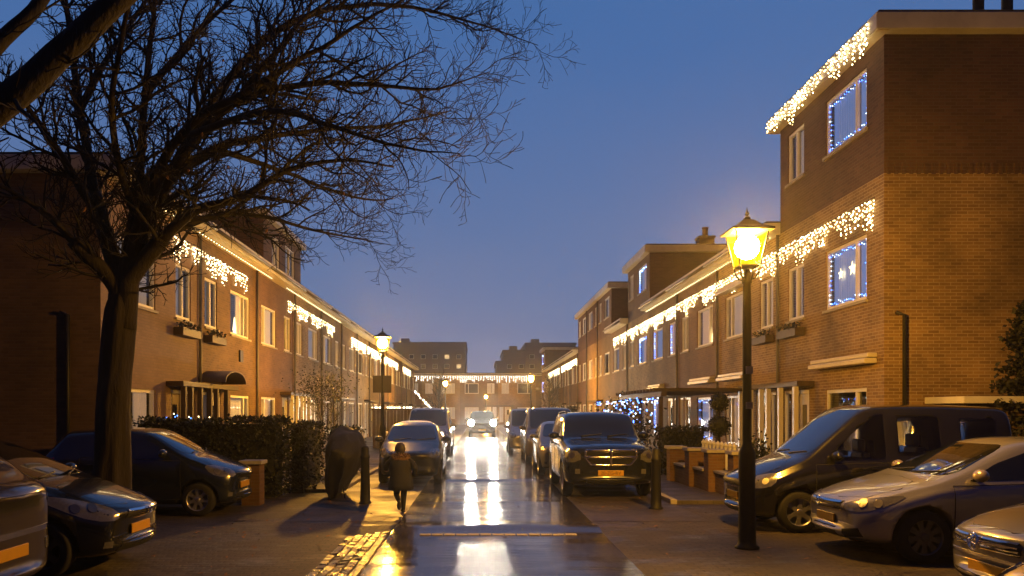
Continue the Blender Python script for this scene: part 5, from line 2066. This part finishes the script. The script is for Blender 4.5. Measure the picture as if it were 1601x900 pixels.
# ================================================================ the walker: a child in a dark coat
def person(x, y, rz):
    L = Vector((x, y, .005))
    root = thing('person', L, 'child in a dark coat with a tan fur collar, running beside the road', 'person', None, rz)
    V, E, RD = [], [], []

    def chain(pts, par=None):
        prev = par
        for p, r_ in pts:
            V.append(p)
            RD.append(r_ if hasattr(r_, '__len__') else (r_, r_))
            i = len(V) - 1
            if prev is not None: E.append((prev, i))
            prev = i
        return prev
    # faces +y (away from the camera); x to the right
    pel = chain([((0, 0, .60), (.115, .10))])
    w = chain([((0, .03, .72), (.105, .09)), ((0, .06, .84), (.125, .095)), ((0, .075, .925), (.11, .08)), ((0, .085, .985), .042), ((0, .095, 1.03), .045)], pel)
    head = chain([((0, .10, 1.10), (.075, .085)), ((0, .095, 1.165), (.062, .07))], w)
    sh = pel + 3
    for s, arm in ((1, [((.17, .07, .915), .066), ((.25, -.05, .79), .06), ((.25, .06, .68), .046), ((.22, .16, .70), .026)]),
                   (-1, [((-.17, .07, .915), .066), ((-.25, .13, .80), .06), ((-.22, .25, .74), .046), ((-.18, .33, .80), .026)])):
        wr = chain(arm, sh)
        h0 = Vector(V[wr])
        d = (Vector(V[wr]) - Vector(V[wr - 1])).normalized()
        pm_ = chain([(tuple(h0 + d * .035), (.024, .016))], wr)
        side = d.orthogonal().normalized()
        for k, ln in enumerate((.034, .042, .045, .038)):
            o_ = side * (k - 1.5) * .0125
            q = h0 + d * .055 + o_
            chain([(tuple(q), .007), (tuple(q + d * ln * .6 + Vector((0, 0, -.012))), .0065), (tuple(q + d * ln * .8 + Vector((0, 0, -.03))), .0055)], pm_)
        chain([(tuple(h0 + d * .02 + side * .03), .008), (tuple(h0 + d * .045 + side * .042), .0065)], pm_)
    # standing leg and lifted leg
    chain([((.06, 0, .55), .082), ((.055, .05, .31), .058), ((.045, .0, .085), .038), ((.045, .02, .035), .034), ((.045, .10, .025), .026)], pel)
    chain([((-.06, -.01, .55), .082), ((-.07, .06, .33), .058), ((-.06, -.15, .24), .038), ((-.06, -.2, .22), .032), ((-.06, -.21, .14), .026)], pel)
    me = bpy.data.meshes.new('body')
    me.from_pydata(V, E, [])
    o = bpy.data.objects.new('body', me)
    COL.objects.link(o)
    sk = o.modifiers.new('skin', 'SKIN')
    for i, d in enumerate(me.skin_vertices[0].data):
        d.radius = RD[i]
        d.use_root = i == 0
    sb_ = o.modifiers.new('sub', 'SUBSURF')
    sb_.levels = sb_.render_levels = 2
    dg = bpy.context.evaluated_depsgraph_get()
    bm_ = bpy.data.meshes.new_from_object(o.evaluated_get(dg))
    bpy.data.objects.remove(o)
    bm_.materials.clear()
    for p in bm_.polygons:
        p.use_smooth = True
        c = p.center
        p.material_index = 0 if (c.z > 1.0 or (abs(c.x) > .13 and c.z < .74 and c.z > .6 and c.y > .09)) else 1
    link('body', bm_, [MT['skin'], MT['coat']], root)
    # coat: flared shell from the shoulders to mid-thigh
    b = MB()
    rings = [(.06, .085, .985), (.13, .08, .955), (.20, .07, .90), (.2, .055, .80), (.19, .03, .70), (.2, .0, .60), (.215, -.02, .50), (.22, -.03, .42), (.2, -.03, .415)]
    vs = []
    n = 24
    for r_, yy, z in rings:
        for k in range(n):
            a = 2 * math.pi * k / n
            f = 1 + (.05 * math.sin(5 * a) if z < .6 else 0)
            vs.append((r_ * f * math.cos(a), yy + r_ * .78 * f * math.sin(a), z))
    b.add(vs, [(i * n + k, i * n + (k + 1) % n, (i + 1) * n + (k + 1) % n, (i + 1) * n + k) for i in range(len(rings) - 1) for k in range(n)], 0, True)
    b.build('coat', MT['coat'], root, fix=True)
    b = MB()
    for k in range(n):
        pass
    pts = [(.12 * math.cos(2 * math.pi * k / 20), .085 + .10 * math.sin(2 * math.pi * k / 20), .975 + .02 * math.sin(2 * math.pi * k / 20)) for k in range(21)]
    b.tube(pts, .048, 8, cap=False)
    foliage(b, 700, lambda: Vector((0, .085, .98)) + Vector((.12 * math.cos(k_ := rnd.uniform(0, 6.28)), .1 * math.sin(k_), 0)) + Vector((rnd.gauss(0, .03), rnd.gauss(0, .03), rnd.gauss(0, .025))), .035, rnd)
    b.build('fur_collar', MT['fur'], root)
    b = MB()
    b.ball((0, .085, 1.13), .105, 16, 10, 0, (.92, 1.0, 1.08))
    b.v = [v for v in b.v]
    for i, v in enumerate(b.v):
        if v[1] > .135 and v[2] < 1.17: b.v[i] = (v[0] * .9, .135 - (v[1] - .135) * .2, v[2])
    b.build('hair', MT['hair'], root)
    # face on the far side: eyes, nose, mouth, ears
    b = MB()
    b.ball((0, .19, 1.10), .014, 8, 6, 0, (1, 1.2, 1.3))
    for s in (-1, 1):
        b.ball((s * .088, .1, 1.105), .022, 8, 6, 0, (.5, .8, 1.2))
    b.build('nose_and_ears', MT['skin'], root)
    b = MB()
    for s in (-1, 1): b.ball((s * .03, .178, 1.128), .009, 8, 6)
    b.box(-.02, .02, .176, .182, 1.062, 1.068)
    b.build('eyes_and_mouth', MT['hair'], root)
    b = MB()
    for (bx_, by_, bz_, rot) in ((.045, .05, .045, 0), (-.06, -.215, .17, -1.5)):
        Mx = Matrix.Translation((bx_, by_, bz_)) @ Matrix.Rotation(rot, 4, 'X') @ Matrix.Diagonal((.9, 1.9, .9, 1))
        b.ball((0, 0, 0), .046, 12, 8)
        b.v[-(12 * 9):] = [tuple(Mx @ Vector(v)) for v in b.v[-(12 * 9):]]
    b.build('boots', MT['hair'], root)


person(-1.38, 14.0, R(14))
# fallen leaves on the paving
b = MB()
for _ in range(420):
    x, y = rnd.uniform(-4.5, 4.2), rnd.uniform(6.5, 19)
    if rnd.random() < .5: x = rnd.uniform(-4.2, -1.2)
    if -1.3 < x < 1.8 and rnd.random() < .7: continue
    a = rnd.uniform(0, 6.28)
    s_ = rnd.uniform(.02, .05)
    z = .012 if not -1.3 < x < 1.8 else road_z(x, y) + .006
    e, f_ = Vector((math.cos(a), math.sin(a), .2)) * s_, Vector((-math.sin(a), math.cos(a), .1)) * s_ * .5
    p = Vector((x, y, z))
    b.add([p - e, p + f_, p + e, p - f_], [(0, 1, 2, 3)])
tag(b.build('fallen_leaves', MT['deadleaf']), 'scattered withered leaves lying on the wet paving', 'leaves', kind='stuff')

# damp evening air, a volume added to give the lamps their halos
b = MB()
b.box(-250, 250, -70, 350, -1, 30)
hm = bpy.data.materials.new('damp_evening_air')
hm.use_nodes = True
n_ = hm.node_tree.nodes
n_.remove(n_['Principled BSDF'])
pv = n_.new('ShaderNodeVolumePrincipled')
pv.inputs['Color'].default_value = (.9, .9, .92, 1)
pv.inputs['Density'].default_value = HAZE
pv.inputs['Anisotropy'].default_value = .82
hm.node_tree.links.new(pv.outputs[0], n_['Material Output'].inputs['Volume'])
tag(b.build('haze', hm), kind='stuff')
